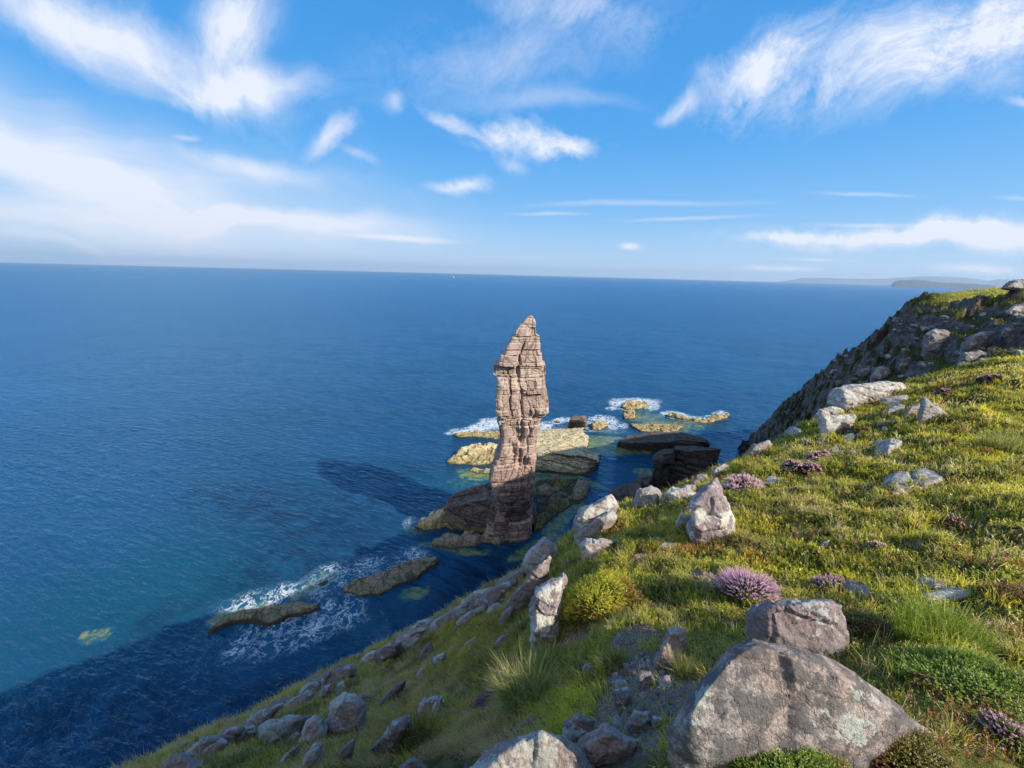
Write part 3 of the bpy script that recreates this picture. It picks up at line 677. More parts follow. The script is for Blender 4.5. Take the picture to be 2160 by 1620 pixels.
    rec = 1.5 * np.exp(-((Z - 33) / 2.6) ** 2) * np.exp(-((xrel + .25) / .5) ** 2) + 1.2 * np.exp(-((Z - 27.5 + 5 * (xrel + .2)) / 1.6) ** 2) * np.exp(-((xrel + .35) / .35) ** 2)
    rec += 1.7 * np.exp(-((xrel + .05 + .012 * (Z - 40) + .06 * np.sin(Z * .7)) / .08) ** 2) * sst(Z, 20, 24) * (1 - sst(Z, 43, 45)) * (.5 + .8 * fbm(P3(Z * .5, Z * 0, 3.0), 2))
    rec += 1.2 * np.exp(-((xrel + .12 + .04 * np.sin(Z)) / .07) ** 2) * sst(Z, 44, 46) * (1 - sst(Z, 54, 55)) + 1.1 * np.exp(-((xrel - .45 + .03 * np.sin(Z * 1.3)) / .05) ** 2) * sst(Z, 20, 24) * (1 - sst(Z, 38, 40)) + 1.0 * np.exp(-((xrel + .5) / .05) ** 2) * sst(Z, 36, 38) * (1 - sst(Z, 47, 49))
    off = off - rec * front
    k = np.where(side > .75, .38, 1.0)   # keep the traced outline
    X = X + nx[None, :] * off * k; Y = Y + ny[None, :] * off
    top = [[cx[-1], cy[-1], zt + .3]]
    V_ = np.concatenate([np.stack([X, Y, Z], -1).reshape(-1, 3), top])
    F_ = grid_faces(nz_, nu); a_i = np.arange(nz_ * nu).reshape(nz_, nu)
    # wrap around the section
    w1 = np.stack([a_i[:-1, -1], a_i[1:, -1], a_i[1:, 0], a_i[:-1, 0]], -1)
    F_ = np.concatenate([F_, w1])
    base = np.array([cx[0], cy[0], 0])
    return V_, F_[:, ::-1], base, np.concatenate([tint.ravel(), [.5]])
V_, F_, base, tint_ = stack_column()
stack = link('sea_stack', mesh_np('sea_stack', V_ - base, F_, M_stack, smooth=False, attrs={'tint': tint_}), 'tall pink sandstone sea stack with a pointed top, rising from the water', 'sea stack', loc=base)

def loft_rock(name, bot, top, mat, seed, amp=.5, lay=1.6, blk=3.0, cap=.6, nu=420, ns=120, nc=60, bulge=0.0, tilt=None):
    """bot: outline at the water, top: outline points (x,y,z) higher up; same turning direction, both seen around one centre"""
    bot = np.array(bot); top = np.array(top); c = top[:, :2].mean(0); cb = bot[:, :2].mean(0)
    def polar(P_, cc):
        # resample by arc length starting from the ray pointing +x
        Q = P_ - np.array([cc[0], cc[1], 0]); A = np.arctan2(Q[:, 1], Q[:, 0]); 
        if ((np.diff(np.unwrap(A))) > 0).sum() < len(A) / 2: Q = Q[::-1]
        k0 = np.argmin(np.abs(np.arctan2(Q[:, 1], Q[:, 0]))); Q = np.roll(Q, -k0, 0); Q = np.vstack([Q, Q[:1]])
        s_ = np.concatenate([[0], np.cumsum(np.linalg.norm(np.diff(Q[:, :2], axis=0), axis=1))]); t = np.linspace(0, s_[-1], nu, endpoint=False)
        R = np.stack([np.interp(t, s_, Q[:, k]) for k in range(3)], -1)
        for _ in range(2): R = (np.roll(R, 1, 0) + 2 * R + np.roll(R, -1, 0)) / 4
        return R + np.array([cc[0], cc[1], 0]), s_[-1]
    B, lb = polar(bot, cb); T, lt = polar(top, c)
    t = np.linspace(0, 1, ns)[:, None, None]
    S_ = B[None] * (1 - t) + T[None] * t
    mid = np.sin(t * math.pi) * bulge
    tan = np.roll(T, -3, 0) - np.roll(T, 3, 0); nrm = np.stack([tan[:, 1], -tan[:, 0]], -1); nrm /= np.linalg.norm(nrm, axis=1)[:, None] + 1e-9
    S_[..., :2] += nrm[None] * mid
    pos = S_; arc = np.linspace(0, lt, nu)[None, :] + .8 * fbm(pos * .35 + seed, 3)
    wz = S_[..., 2] + .16 * S_[..., 0] + .5 * fbm(pos * .13 + seed, 3)
    off = layer_blocks(wz, arc, seed, lay * 2.4, blk * 2, amp, .5, .25) + layer_blocks(wz, arc, seed + 1, lay, blk, amp * .6, .7, .14) + amp * 1.0 * fbm(pos * .25 + seed, 3) + .3 * amp * fbm(pos * 1.3, 3, .6, True)
    fade = np.ones((ns, 1))
    S_[..., :2] += nrm[None] * (off * fade)[..., None]
    # cap
    tc_ = np.linspace(0, 1, nc)[1:, None, None]
    ctr = np.array([c[0], c[1], top[:, 2].mean() + cap])
    K = S_[-1][None] * (1 - tc_) + ctr[None, None] * tc_
    zc = fbm(K * .25 + seed, 3) * amp * 1.2 + .35 * amp * fbm(K * 1.1 + seed, 3, .6, True)
    K[..., 2] += zc * np.sin(np.clip(tc_[..., 0] * 3, 0, 1.57))
    A = np.concatenate([S_, K]); n_ = A.shape[0]
    F_ = grid_faces(n_, nu); ai = np.arange(n_ * nu).reshape(n_, nu)
    F_ = np.concatenate([F_, np.stack([ai[:-1, -1], ai[1:, -1], ai[1:, 0], ai[:-1, 0]], -1)])[:, ::-1]
    V_ = A.reshape(-1, 3); o = np.array([c[0], c[1], 0])
    return mesh_np(name, V_ - o, F_, mat), o
def sp(X, Y_, z=0.0, zoom=1):     # zoomed-crop coordinates to a point at height z
    if zoom == 1: return sea_pt(800 + X / 2.7, 620 + Y_ / 2.7, z)
    if zoom == 7: return sea_pt(300 + X / 3.086, 1100 + Y_ / 3.086, z)
    return sea_pt(X, Y_, z)
def shift(P_, dy): return [np.array([p[0], p[1] + dy, p[2]]) for p in P_]
# base of the stack: broad dark plinth
bot = [sp(330, 1325, -2), sp(430, 1385, -2), sp(560, 1400, -2), sp(690, 1420, -2), sp(800, 1400, -2), sp(868, 1350, -2), sp(890, 1290, -2), sp(900, 1180, -2), sp(780, 1075, -2), sp(600, 1110, -2), sp(420, 1170, -2), sp(300, 1240, -2)]
top = [sp(372, 1225, 5.0), sp(420, 1215, 9), sp(520, 1190, 11.5), sp(640, 1170, 13.5), sp(740, 1160, 15.0), sp(845, 1150, 14.5), sp(868, 1085, 15), sp(800, 1030, 17), sp(650, 1068, 15), sp(540, 1095, 12.5), sp(445, 1125, 9.5), sp(380, 1180, 6)]
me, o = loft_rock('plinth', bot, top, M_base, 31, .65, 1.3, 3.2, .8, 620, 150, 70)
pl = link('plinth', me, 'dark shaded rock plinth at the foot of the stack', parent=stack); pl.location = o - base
def reef(name, label, pts, mat, seed, h=2.0, edge=1.6, rough=.5, terr=.7, slope=(0, 0), group=None, res=.22, cat='rock', depth=-1.2):
    """low rock: a bedded surface inside an outline given as points on the water"""
    P_ = np.array([p[:2] for p in pts]); hv = np.array([p[2] for p in pts])
    lo = P_.min(0) - 3.5; hi = P_.max(0) + 3.5
    nx_, ny_ = [int(min(420, max(24, (hi[k] - lo[k]) / res))) for k in (0, 1)]
    X, Y = np.meshgrid(np.linspace(lo[0], hi[0], nx_), np.linspace(lo[1], hi[1], ny_), indexing='ij')
    q_ = P3(X, Y); WX = X + 1.3 * fbm(q_ * .25 + seed, 4, .6); WY = Y + 1.3 * fbm(q_ * .25 + seed + 50, 4, .6)
    d = np.full(X.shape, 1e9); ins = np.zeros(X.shape, bool); n_ = len(P_)
    for i in range(n_):
        a, b = P_[i], P_[(i + 1) % n_]; e = b - a
        t = np.clip(((WX - a[0]) * e[0] + (WY - a[1]) * e[1]) / (e @ e), 0, 1)
        d = np.minimum(d, np.hypot(WX - a[0] - t * e[0], WY - a[1] - t * e[1]))
        cnd = ((a[1] > WY) != (b[1] > WY)) & (WX < (b[0] - a[0]) * (WY - a[1]) / (b[1] - a[1] + 1e-12) + a[0]); ins ^= cnd
    sd = np.where(ins, d, -d)
    wgt = 1 / (((X[..., None] - P_[:, 0]) ** 2 + (Y[..., None] - P_[:, 1]) ** 2) ** 1.2 + .3); Hh = (wgt * hv).sum(-1) / wgt.sum(-1)
    Hh = Hh + h + slope[0] * (X - P_[:, 0].mean()) + slope[1] * (Y - P_[:, 1].mean())
    bw = q_ + .8 * np.stack([fbm(q_ * .3 + seed, 2)] * 3, -1); bc = np.floor(bw * .42); bc2 = np.floor(bw * 1.0)
    Hh = Hh + rough * fbm(q_ * .22 + seed, 4, .55) + .22 * rough * fbm(q_ * .9 + seed, 3, .6, True) + 1.7 * rough * (hashf(bc[..., 0], bc[..., 1], seed) - .5) + .45 * rough * (hashf(bc2[..., 0], bc2[..., 1], seed) - .5)
    prof = sst(sd, -edge * .25, edge * .8)
    Z = depth + (Hh - depth) * prof
    if terr: 
        v = Z + .12 * X + .3 * fbm(q_ * .2 + 7, 3); st = np.floor(v / terr); f = v / terr - st
        Z = Z + (sst(f, .25, .75) - f) * terr * .85
    Z = Z + .12 * fbm(q_ * 3 + seed, 3)
    keep = sd > -2.6
    V_ = np.stack([X, Y, Z], -1).reshape(-1, 3); F_ = grid_faces(nx_, ny_); kf = keep.reshape(-1)
    F_ = F_[kf[F_].all(1)]
    used = np.unique(F_); rm = np.full(len(V_), -1); rm[used] = np.arange(len(used)); V_ = V_[used]; F_ = rm[F_]
    o = np.array([P_[:, 0].mean(), P_[:, 1].mean(), 0])
    return link(name, mesh_np(name, V_ - o, F_[:, ::-1] if False else F_, mat), label, cat, group, loc=o)
def zp(lst, z=0.0, zoom=1): return [sp(p[0], p[1], p[2] if len(p) > 2 else z, zoom) for p in lst]
G_REEF = 'reef rocks around the sea stack'
reef('reef_slab', 'pale yellow layered slab running out to the left behind the stack foot', zp([(352, 968), (400, 935, .8), (440, 895, 1.5), (520, 858, 1.6), (640, 850, 2), (720, 870, 2), (720, 985), (600, 985), (480, 985)]), M_yel, 41, 1.0, 2.2, .8, .8, group=G_REEF)
reef('reef_slab', 'long thin yellow ledge behind the stack, washed by white surf', zp([(408, 805), (480, 790), (600, 788, .5), (720, 785, .8), (760, 800, 1), (740, 838, .5), (640, 835), (560, 820), (450, 822)]), M_yel, 42, .9, 1.6, .6, .6, group=G_REEF)
bot = [sp(740, 1010, -2), sp(900, 1065, -2), sp(1060, 1062, -2), sp(1200, 1068, -2), sp(1262, 1015, -2), sp(1258, 930, -2), sp(1190, 870, -2), sp(1195, 800, -2), sp(1080, 775, -2), sp(900, 780, -2), sp(720, 810, -2)]
top = [sp(760, 880, 3.5), sp(900, 895, 5.5), sp(1040, 905, 6), sp(1170, 930, 5), sp(1245, 950, 3.2), sp(1250, 915, 2.6), sp(1160, 890, 4), sp(1186, 815, 4.2), sp(1165, 762, 4.5), sp(1060, 765, 3.4), sp(900, 775, 2.4), sp(740, 800, 2)]
me, o = loft_rock('reef_block', bot, top, M_reef, 51, .6, 1.0, 3.5, .6, 560, 70, 110)
link('reef_block', me, 'big layered reef block right behind the stack with a yellow top and dark front face', 'rock', G_REEF, loc=o)
bot = [sp(1076, 765, 0), sp(1175, 778, 0), sp(1186, 745, 0), sp(1100, 730, 0)]
top = [sp(1096, 716, 6.5), sp(1170, 716, 6.8), sp(1172, 692, 6.8), sp(1102, 692, 6.6)]
me, o = loft_rock('reef_pillar', bot, top, M_base, 53, .7, 1.6, 2.5, .5, 240, 70, 30)
link('reef_pillar', me, 'square dark rock knob standing on the back edge of the reef block', 'rock', G_REEF, loc=o)
reef('skerry', 'small yellow skerry in the surf just right of the square rock knob', zp([(1190, 745), (1220, 732, .8), (1260, 728, 1), (1305, 745, .4), (1300, 765), (1255, 785), (1205, 778)]), M_yel, 43, 1.3, 1.8, .6, .6, group=G_REEF)
reef('skerry', 'tiny yellow rock in the foam between stack and square rock knob', zp([(986, 730), (1005, 716, .3), (1030, 722, .3), (1020, 738)]), M_yel, 44, .9, 1.2, .3, .5, group=G_REEF)
reef('skerry', 'farthest yellow skerry ringed by white foam', zp([(1365, 645), (1395, 620, .8), (1450, 614, 1), (1520, 618, 1), (1545, 640), (1480, 662), (1400, 662)]), M_yel, 45, 1.4, 2, .6, .7, group=G_REEF)
reef('skerry', 'short yellow rock just in front of the farthest skerry', zp([(1382, 665), (1420, 658, .4), (1465, 670, .3), (1465, 712), (1430, 716), (1388, 718)]), M_yel, 46, .9, 1.4, .5, .6, group=G_REEF)
reef('skerry', 'long narrow yellow skerry farthest to the right, curved with surf behind it', zp([(1615, 692), (1660, 680, .3), (1740, 702, .5), (1850, 716, .5), (1895, 690, 1.2), (1950, 684, 1.2), (2008, 690), (1980, 712), (1930, 728), (1860, 746), (1760, 728), (1680, 712)]), M_yel, 47, .9, 1.5, .6, .6, group=G_REEF)
reef('reef_slab', 'low flat yellow-green ledge behind the dark long slab', zp([(1418, 742), (1480, 745, .2), (1560, 740, .3), (1680, 745, .3), (1740, 760), (1700, 790), (1600, 800), (1490, 790), (1440, 765)]), M_yel, 48, .6, 1.4, .4, .5, group=G_REEF)
bot = [sp(1350, 880, -2), sp(1440, 905, -2), sp(1560, 918, -2), sp(1700, 915, -2), sp(1860, 900, -2), sp(1895, 870, -2), sp(1850, 825, -2), sp(1700, 800, -2), sp(1500, 815, -2), sp(1400, 830, -2)]
top = [sp(1358, 842, 3), sp(1450, 850, 4), sp(1580, 845, 5.2), sp(1720, 835, 5.2), sp(1850, 845, 3.5), sp(1880, 838, 2.5), sp(1830, 812, 3.8), sp(1700, 782, 5), sp(1540, 792, 4.6), sp(1410, 808, 3.6)]
me, o = loft_rock('reef_block', bot, top, M_dark, 54, .5, 1.0, 4, .5, 480, 50, 60)
link('reef_block', me, 'long dark humped slab out beyond the black wedge rock', 'rock', G_REEF, loc=o)
def pp(X, Y_, dist):     # zoom-1 coordinates at a chosen ground distance
    return plane_pt(800 + X / 2.7, 620 + Y_ / 2.7, dist)
# dark wedge and slabs close under the cliff
def pillar(name, label, foot, crown, mat, seed, **kw):
    me, o = loft_rock(name, foot, crown, mat, seed, **kw)
    return link(name, me, label, 'rock', 'dark rocks standing in the channel', loc=o)
f = [pp(1675, 880, 92), pp(1960, 888, 88), pp(1700, 868, 98), pp(1850, 872, 98)]
def atz(p, z, sh=(0, 0)): return np.array([p[0] + sh[0], p[1] + sh[1], z])
tl, tr, bl, br = pp(1680, 885, 84), pp(1950, 886, 82), pp(1690, 868, 90), pp(1900, 876, 91)
pillar('wedge_rock', 'black wedge shaped rock with a flat top and an overhanging right point', 
       [atz(tl, -2, (-1, -1)), atz(tr, -2, (-8, -2)), atz(br, -2, (-3, 2)), atz(bl, -2, (-1, 2))], [tl, (tl + tr) / 2 + np.array([0, -.6, 0]), tr, br, (bl + br) / 2, bl], M_dark, 61, amp=.55, lay=1.6, blk=3.0, cap=.2, nu=420, ns=170, nc=40)
c1 = pp(1630, 905, 83)
top = [pp(1560, 945, 80), pp(1620, 915, 79), pp(1675, 905, 80), pp(1680, 882, 84), pp(1625, 880, 86), pp(1575, 905, 84)]
pillar('boulder_tower', 'rounded black rock tower leaning against the left side of the wedge rock', [atz(p, -2, ((p[0] - c1[0]) * .5, (p[1] - c1[1]) * .5)) for p in top], top, M_dark, 62, amp=.5, lay=3, blk=4, cap=.9, nu=300, ns=120, nc=30)
top = [pp(1310, 1140, 70), pp(1400, 1180, 68), pp(1480, 1120, 68), pp(1500, 1060, 71), pp(1460, 1078, 74), pp(1380, 1092, 74), pp(1325, 1112, 73)]
c1 = np.mean(top, 0)
pillar('channel_rock', 'dark hump of rock low in the channel, left of the rounded tower', [atz(p, -2, ((p[0] - c1[0]) * .25, (p[1] - c1[1]) * .3)) for p in top], top, M_dark, 63, amp=.4, lay=2, blk=4, cap=.8, nu=300, ns=90, nc=40)
top = [pp(1450, 1070, 76), pp(1530, 1090, 75), pp(1560, 1040, 77), pp(1530, 1028, 80), pp(1470, 1038, 80)]
c1 = np.mean(top, 0)
pillar('channel_rock', 'small dark block wedged between the channel hump and the rounded tower', [atz(p, -2, ((p[0] - c1[0]) * .2, (p[1] - c1[1]) * .2)) for p in top], top, M_dark, 64, amp=.3, lay=1.5, blk=3, cap=.4, nu=200, ns=80, nc=24)
# skirts and shoals about the stack foot
G_SK = 'rocks skirting the stack foot'
reef('skirt_rock', 'bright yellow sunlit point at the far left of the stack foot', zp([(178, 1332), (215, 1300, 1), (255, 1262, 2.6), (325, 1222, 3), (395, 1230, 3), (420, 1290, 2.5), (385, 1318, 1.5), (330, 1345, .5), (250, 1358)]), M_yel, 71, 1.1, 2.4, .9, .9, group=G_SK)
reef('skirt_rock', 'green-brown weedy slab in front of the plinth, nearest the camera', zp([(275, 1430), (305, 1385, 1.0), (390, 1352, 1.6), (520, 1352, 1.4), (660, 1362, 1.2), (735, 1400, 1), (690, 1440), (600, 1430, .2), (500, 1462), (400, 1462), (310, 1452)]), M_brown, 72, 1.3, 2.0, .7, .8, group=G_SK)
reef('skirt_rock', 'small flat yellow slab left of the stack, level with its waist of shadow', zp([(490, 1015), (530, 995, .3), (600, 992, .4), (660, 1005, .3), (650, 1030), (560, 1032)]), M_yel, 73, .7, 1.2, .4, .5, group=G_SK)
reef('skirt_platform', 'flat weedy platform just awash between the stack and the channel', zp([(880, 1060), (1000, 1040), (1120, 1045), (1210, 1060), (1215, 1120), (1150, 1200), (1070, 1235), (1000, 1290), (930, 1345), (880, 1380), (860, 1300), (880, 1180)]), M_brown, 79, .35, 1.6, .25, .3, group=G_SK)
for i, (lab, pts, h) in enumerate([
    ('rounded dark rock right of the stack, nearest the big reef block', [(960, 1075), (1000, 1052, 1.5), (1070, 1045, 1.6), (1105, 1060, 1), (1095, 1100), (1030, 1120), (975, 1100)], 2.0),
    ('rounded weedy rock at the right end of the skirt beside the channel', [(1090, 1120), (1120, 1075, 1.5), (1185, 1062, 1.2), (1208, 1100), (1190, 1160), (1130, 1190), (1085, 1170)], 2.2),
    ('dark boulder in the channel edge, halfway down the skirt', [(945, 1200), (975, 1160, 1.5), (1030, 1150, 1.5), (1060, 1190, .8), (1050, 1235), (990, 1262), (945, 1245)], 2.2),
    ('jumble of dark rock in the angle right of the stack foot', [(868, 1300), (905, 1250, 1.5), (960, 1245, 1), (990, 1275), (940, 1320), (900, 1360), (860, 1370)], 1.8),
    ('dark rock in shade beneath the right side of the stack', [(880, 1105), (930, 1085, .5), (985, 1110, .6), (1000, 1150), (930, 1165), (885, 1150)], .7),
    ('low weedy rock strip along the channel below the stack', [(780, 1400), (850, 1370, .6), (900, 1340, .4), (925, 1345), (880, 1385), (800, 1430), (700, 1445), (690, 1425)], .8)]):
    reef('skirt_rock', lab, zp(pts), M_base if i in (0, 2, 3) else M_brown, 80 + i, h, 2.2, .8, .9, group=G_SK)
G_SH = 'brown shoals awash in the foreground water'
reef('shoal', 'brown shoal nearest the camera with foam streaming off it', zp([(410, 735), (470, 665, .2), (560, 605, .3), (700, 565, .4), (850, 530, .5), (1030, 515, .7), (1150, 540, .8), (1165, 570, .4), (1080, 610, .2), (960, 612, .3), (880, 660, .3), (800, 682, .2), (700, 668), (600, 655), (480, 725)], 0, 7), M_brown, 91, .55, 1.1, .35, .35, group=G_SH, res=.13)
reef('shoal', 'long brown shoal with a yellow lower edge, between the near shoal and the stack', zp([(1300, 440, .4), (1360, 385, .6), (1500, 345, .6), (1650, 292, .7), (1780, 238, .8), (1930, 225, .7), (1942, 260, .2), (1880, 322), (1760, 392), (1650, 442), (1550, 488), (1400, 492), (1310, 475)], 0, 7), M_brown, 92, .75, 1.1, .4, .4, group=G_SH, res=.13)
reef('shoal', 'small yellow-green shoal in white water, left of the long brown shoal', zp([(1120, 425), (1170, 385, .1), (1215, 378, .1), (1225, 400), (1180, 430)], 0, 7), M_yel, 93, .35, .8, .25, .3, group=G_SH, res=.13)
# ------------------------------------------------------------------ boulders on the slope
M_rock = rock_mat('grey lichened sandstone', (.42, .37, .35), (.19, .17, .165), lichen=.55, scale=1.0, warm=(.40, .28, .24))
M_pale = rock_mat('pale lichened sandstone', (.37, .325, .30), (.165, .145, .135), lichen=.66, lichc=(.55, .53, .47), scale=1.8, warm=(.40, .31, .27))
M_purp = rock_mat('purple sandstone', (.32, .26, .26), (.16, .13, .13), lichen=.45, lichc=(.52, .53, .50), scale=1.1, warm=(.30, .21, .19))
M_big = rock_mat('coarse pink-grey boulder', (.46, .40, .36), (.10, .095, .095), lichen=.30, lichc=(.52, .53, .48), scale=1.7, warm=(.50, .37, .31), bump=1.0, dk=(.40, .56))
M_farb = rock_mat('far boulder', (.26, .22, .21), (.12, .10, .10), lichen=.6, lichc=(.48, .46, .42), scale=.35, warm=(.30, .24, .21))
M_q = rock_mat('purple rock under white lichen', (.29, .23, .23), (.13, .11, .115), lichen=.6, lichc=(.56, .54, .48), scale=1.5, warm=(.32, .24, .22))
MATS = dict(q=M_q, r=M_rock, p=M_pale, u=M_purp, b=M_big, f=M_farb)
FOOT = []     # (x, y, radius) where rocks stand, so that plants keep off them
def hull_mesh(pts):
    bm = bmesh.new()
    for p in pts: bm.verts.new(p)
    r = bmesh.ops.convex_hull(bm, input=bm.verts)
    bmesh.ops.delete(bm, geom=list({v for v in r['geom_interior'] if isinstance(v, bmesh.types.BMVert)} | {v for v in r['geom_unused'] if isinstance(v, bmesh.types.BMVert)}), context='VERTS')
    bmesh.ops.triangulate(bm, faces=bm.faces)
    return bm
def refine(bm, L_):
    for _ in range(7):
        es = [e for e in bm.edges if e.calc_length() > L_]
        if not es or len(bm.verts) > 26000: break
        bmesh.ops.subdivide_edges(bm, edges=es, cuts=1, use_grid_fill=False)
        bmesh.ops.triangulate(bm, faces=[f for f in bm.faces if len(f.verts) > 3])
def rock_from_points(name, pts, mat, size, seed, label, cat='boulder', group=None, detail=26, rough=1.0, soft=1):
    pts = np.array(pts); o = pts.mean(0)
    bm = hull_mesh([tuple(p - o) for p in pts]); refine(bm, size / detail)
    for _ in range(soft): bmesh.ops.smooth_vert(bm, verts=bm.verts, factor=.5, use_axis_x=True, use_axis_y=True, use_axis_z=True)
    bm.normal_update()
    co = np.array([v.co[:] for v in bm.verts]); no = np.array([v.normal[:] for v in bm.verts])
    q_ = co / size + seed * 3.7
    cell = q_ * 1.6 + .25 * np.stack([perlin(q_ * 2.1 + 3), perlin(q_ * 2.1 + 9), perlin(q_ * 2.1 + 15)], -1); ci = np.floor(cell)
    tl_ = np.stack([hashf(ci[:, 0], ci[:, 1], ci[:, 2], k_ + int(seed * 10)) - .5 for k_ in range(3)], -1)
    d = .04 * fbm(q_ * 2.2, 3) + .035 * fbm(q_ * 4.5, 4, .55, True) + .018 * fbm(q_ * 16, 3, .6) + 0.16 * (tl_ * (cell - ci - .5)).sum(1)
    # slabby breaks: steps along a tilted bedding
    ax = np.array([.25, -.2, .95]); v = (q_ @ ax) * 5 + .6 * fbm(q_ * 2, 2); st = np.floor(v); f = v - st
    d += .03 * (hashf(st, int(seed)) - .5) - .02 * (1 - sst(np.minimum(f, 1 - f), 0, .12)) * (fbm(q_ * 1.7 + 5, 2) > -.05)
    co = co + no * (d * size * rough)[:, None]
    tri = np.array([[v.index for v in f.verts] for f in bm.faces]); bm.free()
    me = mesh_np(name, co, tri, mat)
    return link(name, me, label, cat, group, loc=o)
def boulder(label, poly, mat='r', dep=.8, peak=(0, -.1), fr=.34, group=None, smin=0, smax=10, name='boulder', sink=.45, rng=None, cat='boulder', rough=1.0, detail=26, sc2=.62, up=1):
    P_ = np.array(poly, float); cx, cy = P_.mean(0); w_ = np.ptp(P_[:, 0]); h_ = np.ptp(P_[:, 1]); yb = P_[:, 1].max() - .12 * h_
    _, k = hit(cx, yb, smin, smax)
    if rng: k = rng
    size = math.sqrt(w_ * h_) / F * k; dep_m = size * dep
    base = np.array([0, 0, CAMZ])
    pts = []
    kk = k + dep_m * .12
    cy2 = P_[:, 1].min() * .5 + P_[:, 1].max() * .5
    for (x, y) in P_:                                   # the outline, leaning back with height
        t = (P_[:, 1].max() - y) / (h_ + 1e-6)
        pts.append(base + ray(x, y) * (kk + dep_m * .25 * (t - .4)))
    pk = np.array([cx + peak[0] * w_, cy2 + peak[1] * h_])
    for (x, y) in P_:                                   # nearer face
        q = pk + (np.array([x, y]) - pk) * sc2
        t = (P_[:, 1].max() - q[1]) / h_
        pts.append(base + ray(*q) * (kk - dep_m * fr * (1.15 - t * .8)))
    for (x, y) in P_:                                   # back face
        q = np.array([cx, cy2]) + (np.array([x, y]) - np.array([cx, cy2])) * .70
        pts.append(base + ray(*q) * (kk + dep_m * .55))
    low = [p for p in P_ if p[1] > cy2]
    for (x, y) in low:                                  # buried part
        q = np.array([cx, y]) + (np.array([x, y]) - np.array([cx, y])) * .85
        for e in (-.2, .45):
            p = base + ray(*q) * (kk + dep_m * e); p[2] -= size * sink; pts.append(p)
    pts = np.array(pts); c = pts.mean(0)
    FOOT.append((c[0], c[1], size * .27))
    boulder.n += 1
    return rock_from_points(name, pts, MATS[mat], size, boulder.n * 1.37, label, cat, group, detail=detail, rough=rough)
boulder.n = 0
def plate(label, poly, mat='r', rise=.10, group=None, smax=10, name='boulder', cat='boulder'):
    """a flat stone lying in the turf: its outline follows the ground"""
    P_ = np.array(poly, float); c_ = P_.mean(0); pts = []; size = math.sqrt(np.ptp(P_[:, 0]) * np.ptp(P_[:, 1])) / F * hit(*c_, 0, smax)[1]
    h3 = [hit(x, y, 0, smax)[0] for x, y in P_]; cc = np.mean(h3, 0); ext = np.mean([np.linalg.norm((p - cc)[:2]) for p in h3])
    for p in h3:
        q = cc + (p - cc) * min(1.0, 2.2 * ext / (np.linalg.norm(p - cc) + 1e-6)); rr_s = rs0.uniform(.5, 1.3)
        pts.append(q + np.array([0, 0, size * rise * rr_s])); pts.append(cc + (q - cc) * .78 + np.array([0, 0, size * rise * 1.8 * rr_s])); pts.append(q * 1 + (cc - q) * .1 - np.array([0, 0, size * .7]))
    FOOT.append((cc[0], cc[1], ext * .5)); boulder.n += 1
    return rock_from_points(name, pts, MATS[mat], max(size, ext), boulder.n * 1.37, label, cat, group, detail=24, rough=.6, soft=1)
rs0 = np.random.RandomState(8)
GB, GL, GM, GS, GE = 'boulders in the foreground grass', 'rocks jutting from the shaded slope', 'rocks on the sunlit grass', 'boulders on the far hillside', 'rocks along the cliff edge'
boulder('huge pink-grey triangular boulder filling the bottom right foreground', [(1405, 1600), (1407, 1540), (1434, 1495), (1463, 1459), (1514, 1416), (1524, 1387), (1550, 1361), (1593, 1350), (1633, 1358), (1687, 1369), (1741, 1387), (1795, 1416), (1849, 1455), (1904, 1495), (1968, 1546), (1920, 1620), (1850, 1660), (1450, 1670)], 'b', dep=.55, peak=(-.1, -.3), fr=.25, group=GB, sink=.2, detail=48, rough=.34, rng=1.62, sc2=.72)
boulder('purplish boulder with white lichen blotches right behind the huge triangular boulder', [(1582, 1293), (1597, 1282), (1640, 1273), (1698, 1266), (1756, 1265), (1774, 1278), (1779, 1304), (1775, 1340), (1782, 1372), (1788, 1410), (1740, 1420), (1650, 1400), (1600, 1370), (1589, 1330)], 'u', dep=.7, peak=(.1, -.3), group=GB, detail=36, rough=.8)
boulder('tall leaning boulder, purple left face, white lichened right face, heather at its top', [(1455, 1104), (1458, 1079), (1469, 1052), (1494, 1024), (1513, 1006), (1524, 1024), (1536, 1071), (1545, 1102), (1541, 1127), (1513, 1143), (1477, 1152), (1461, 1138)], 'q', dep=.9, peak=(-.2, -.1), fr=.5, group=GB, detail=34)
boulder('white-topped upright boulder beside the yellow-green bush, purple on its left side', [(1122, 1285), (1133, 1240), (1160, 1224), (1191, 1214), (1184, 1240), (1180, 1279), (1180, 1330), (1172, 1356), (1150, 1368), (1124, 1366)], 'q', dep=1.3, peak=(-.2, -.1), fr=.3, group=GB, detail=34)
boulder('pale knobbly boulder at the cliff edge above the channel, left of the blocky white one', [(1212, 1104), (1219, 1079), (1236, 1066), (1261, 1054), (1286, 1042), (1294, 1049), (1305, 1068), (1294, 1079), (1274, 1093), (1258, 1104), (1236, 1124), (1213, 1132)], 'p', dep=.9, group=GE)
boulder('streaked grey rock tucked under the pale knobbly boulder', [(1216, 1132), (1238, 1112), (1262, 1092), (1292, 1078), (1300, 1088), (1280, 1108), (1250, 1132), (1222, 1145)], 'r', dep=.7, group=GE)
boulder('blocky white-capped boulder in front of the dark channel hump', [(1333, 1068), (1341, 1041), (1347, 1030), (1374, 1027), (1394, 1034), (1397, 1043), (1391, 1071), (1374, 1079)], 'p', dep=.9, group=GE)
boulder('pale ridge-shaped rock just right of the blocky white-capped boulder', [(1402, 1041), (1419, 1029), (1441, 1041), (1470, 1040), (1480, 1052), (1441, 1062), (1422, 1059)], 'p', dep=.8, group=GE)
boulder('pale slab leaning between the ridge-shaped rock and the tall leaning boulder', [(1449, 1071), (1463, 1057), (1491, 1054), (1475, 1082), (1449, 1087)], 'p', dep=.8, group=GE)
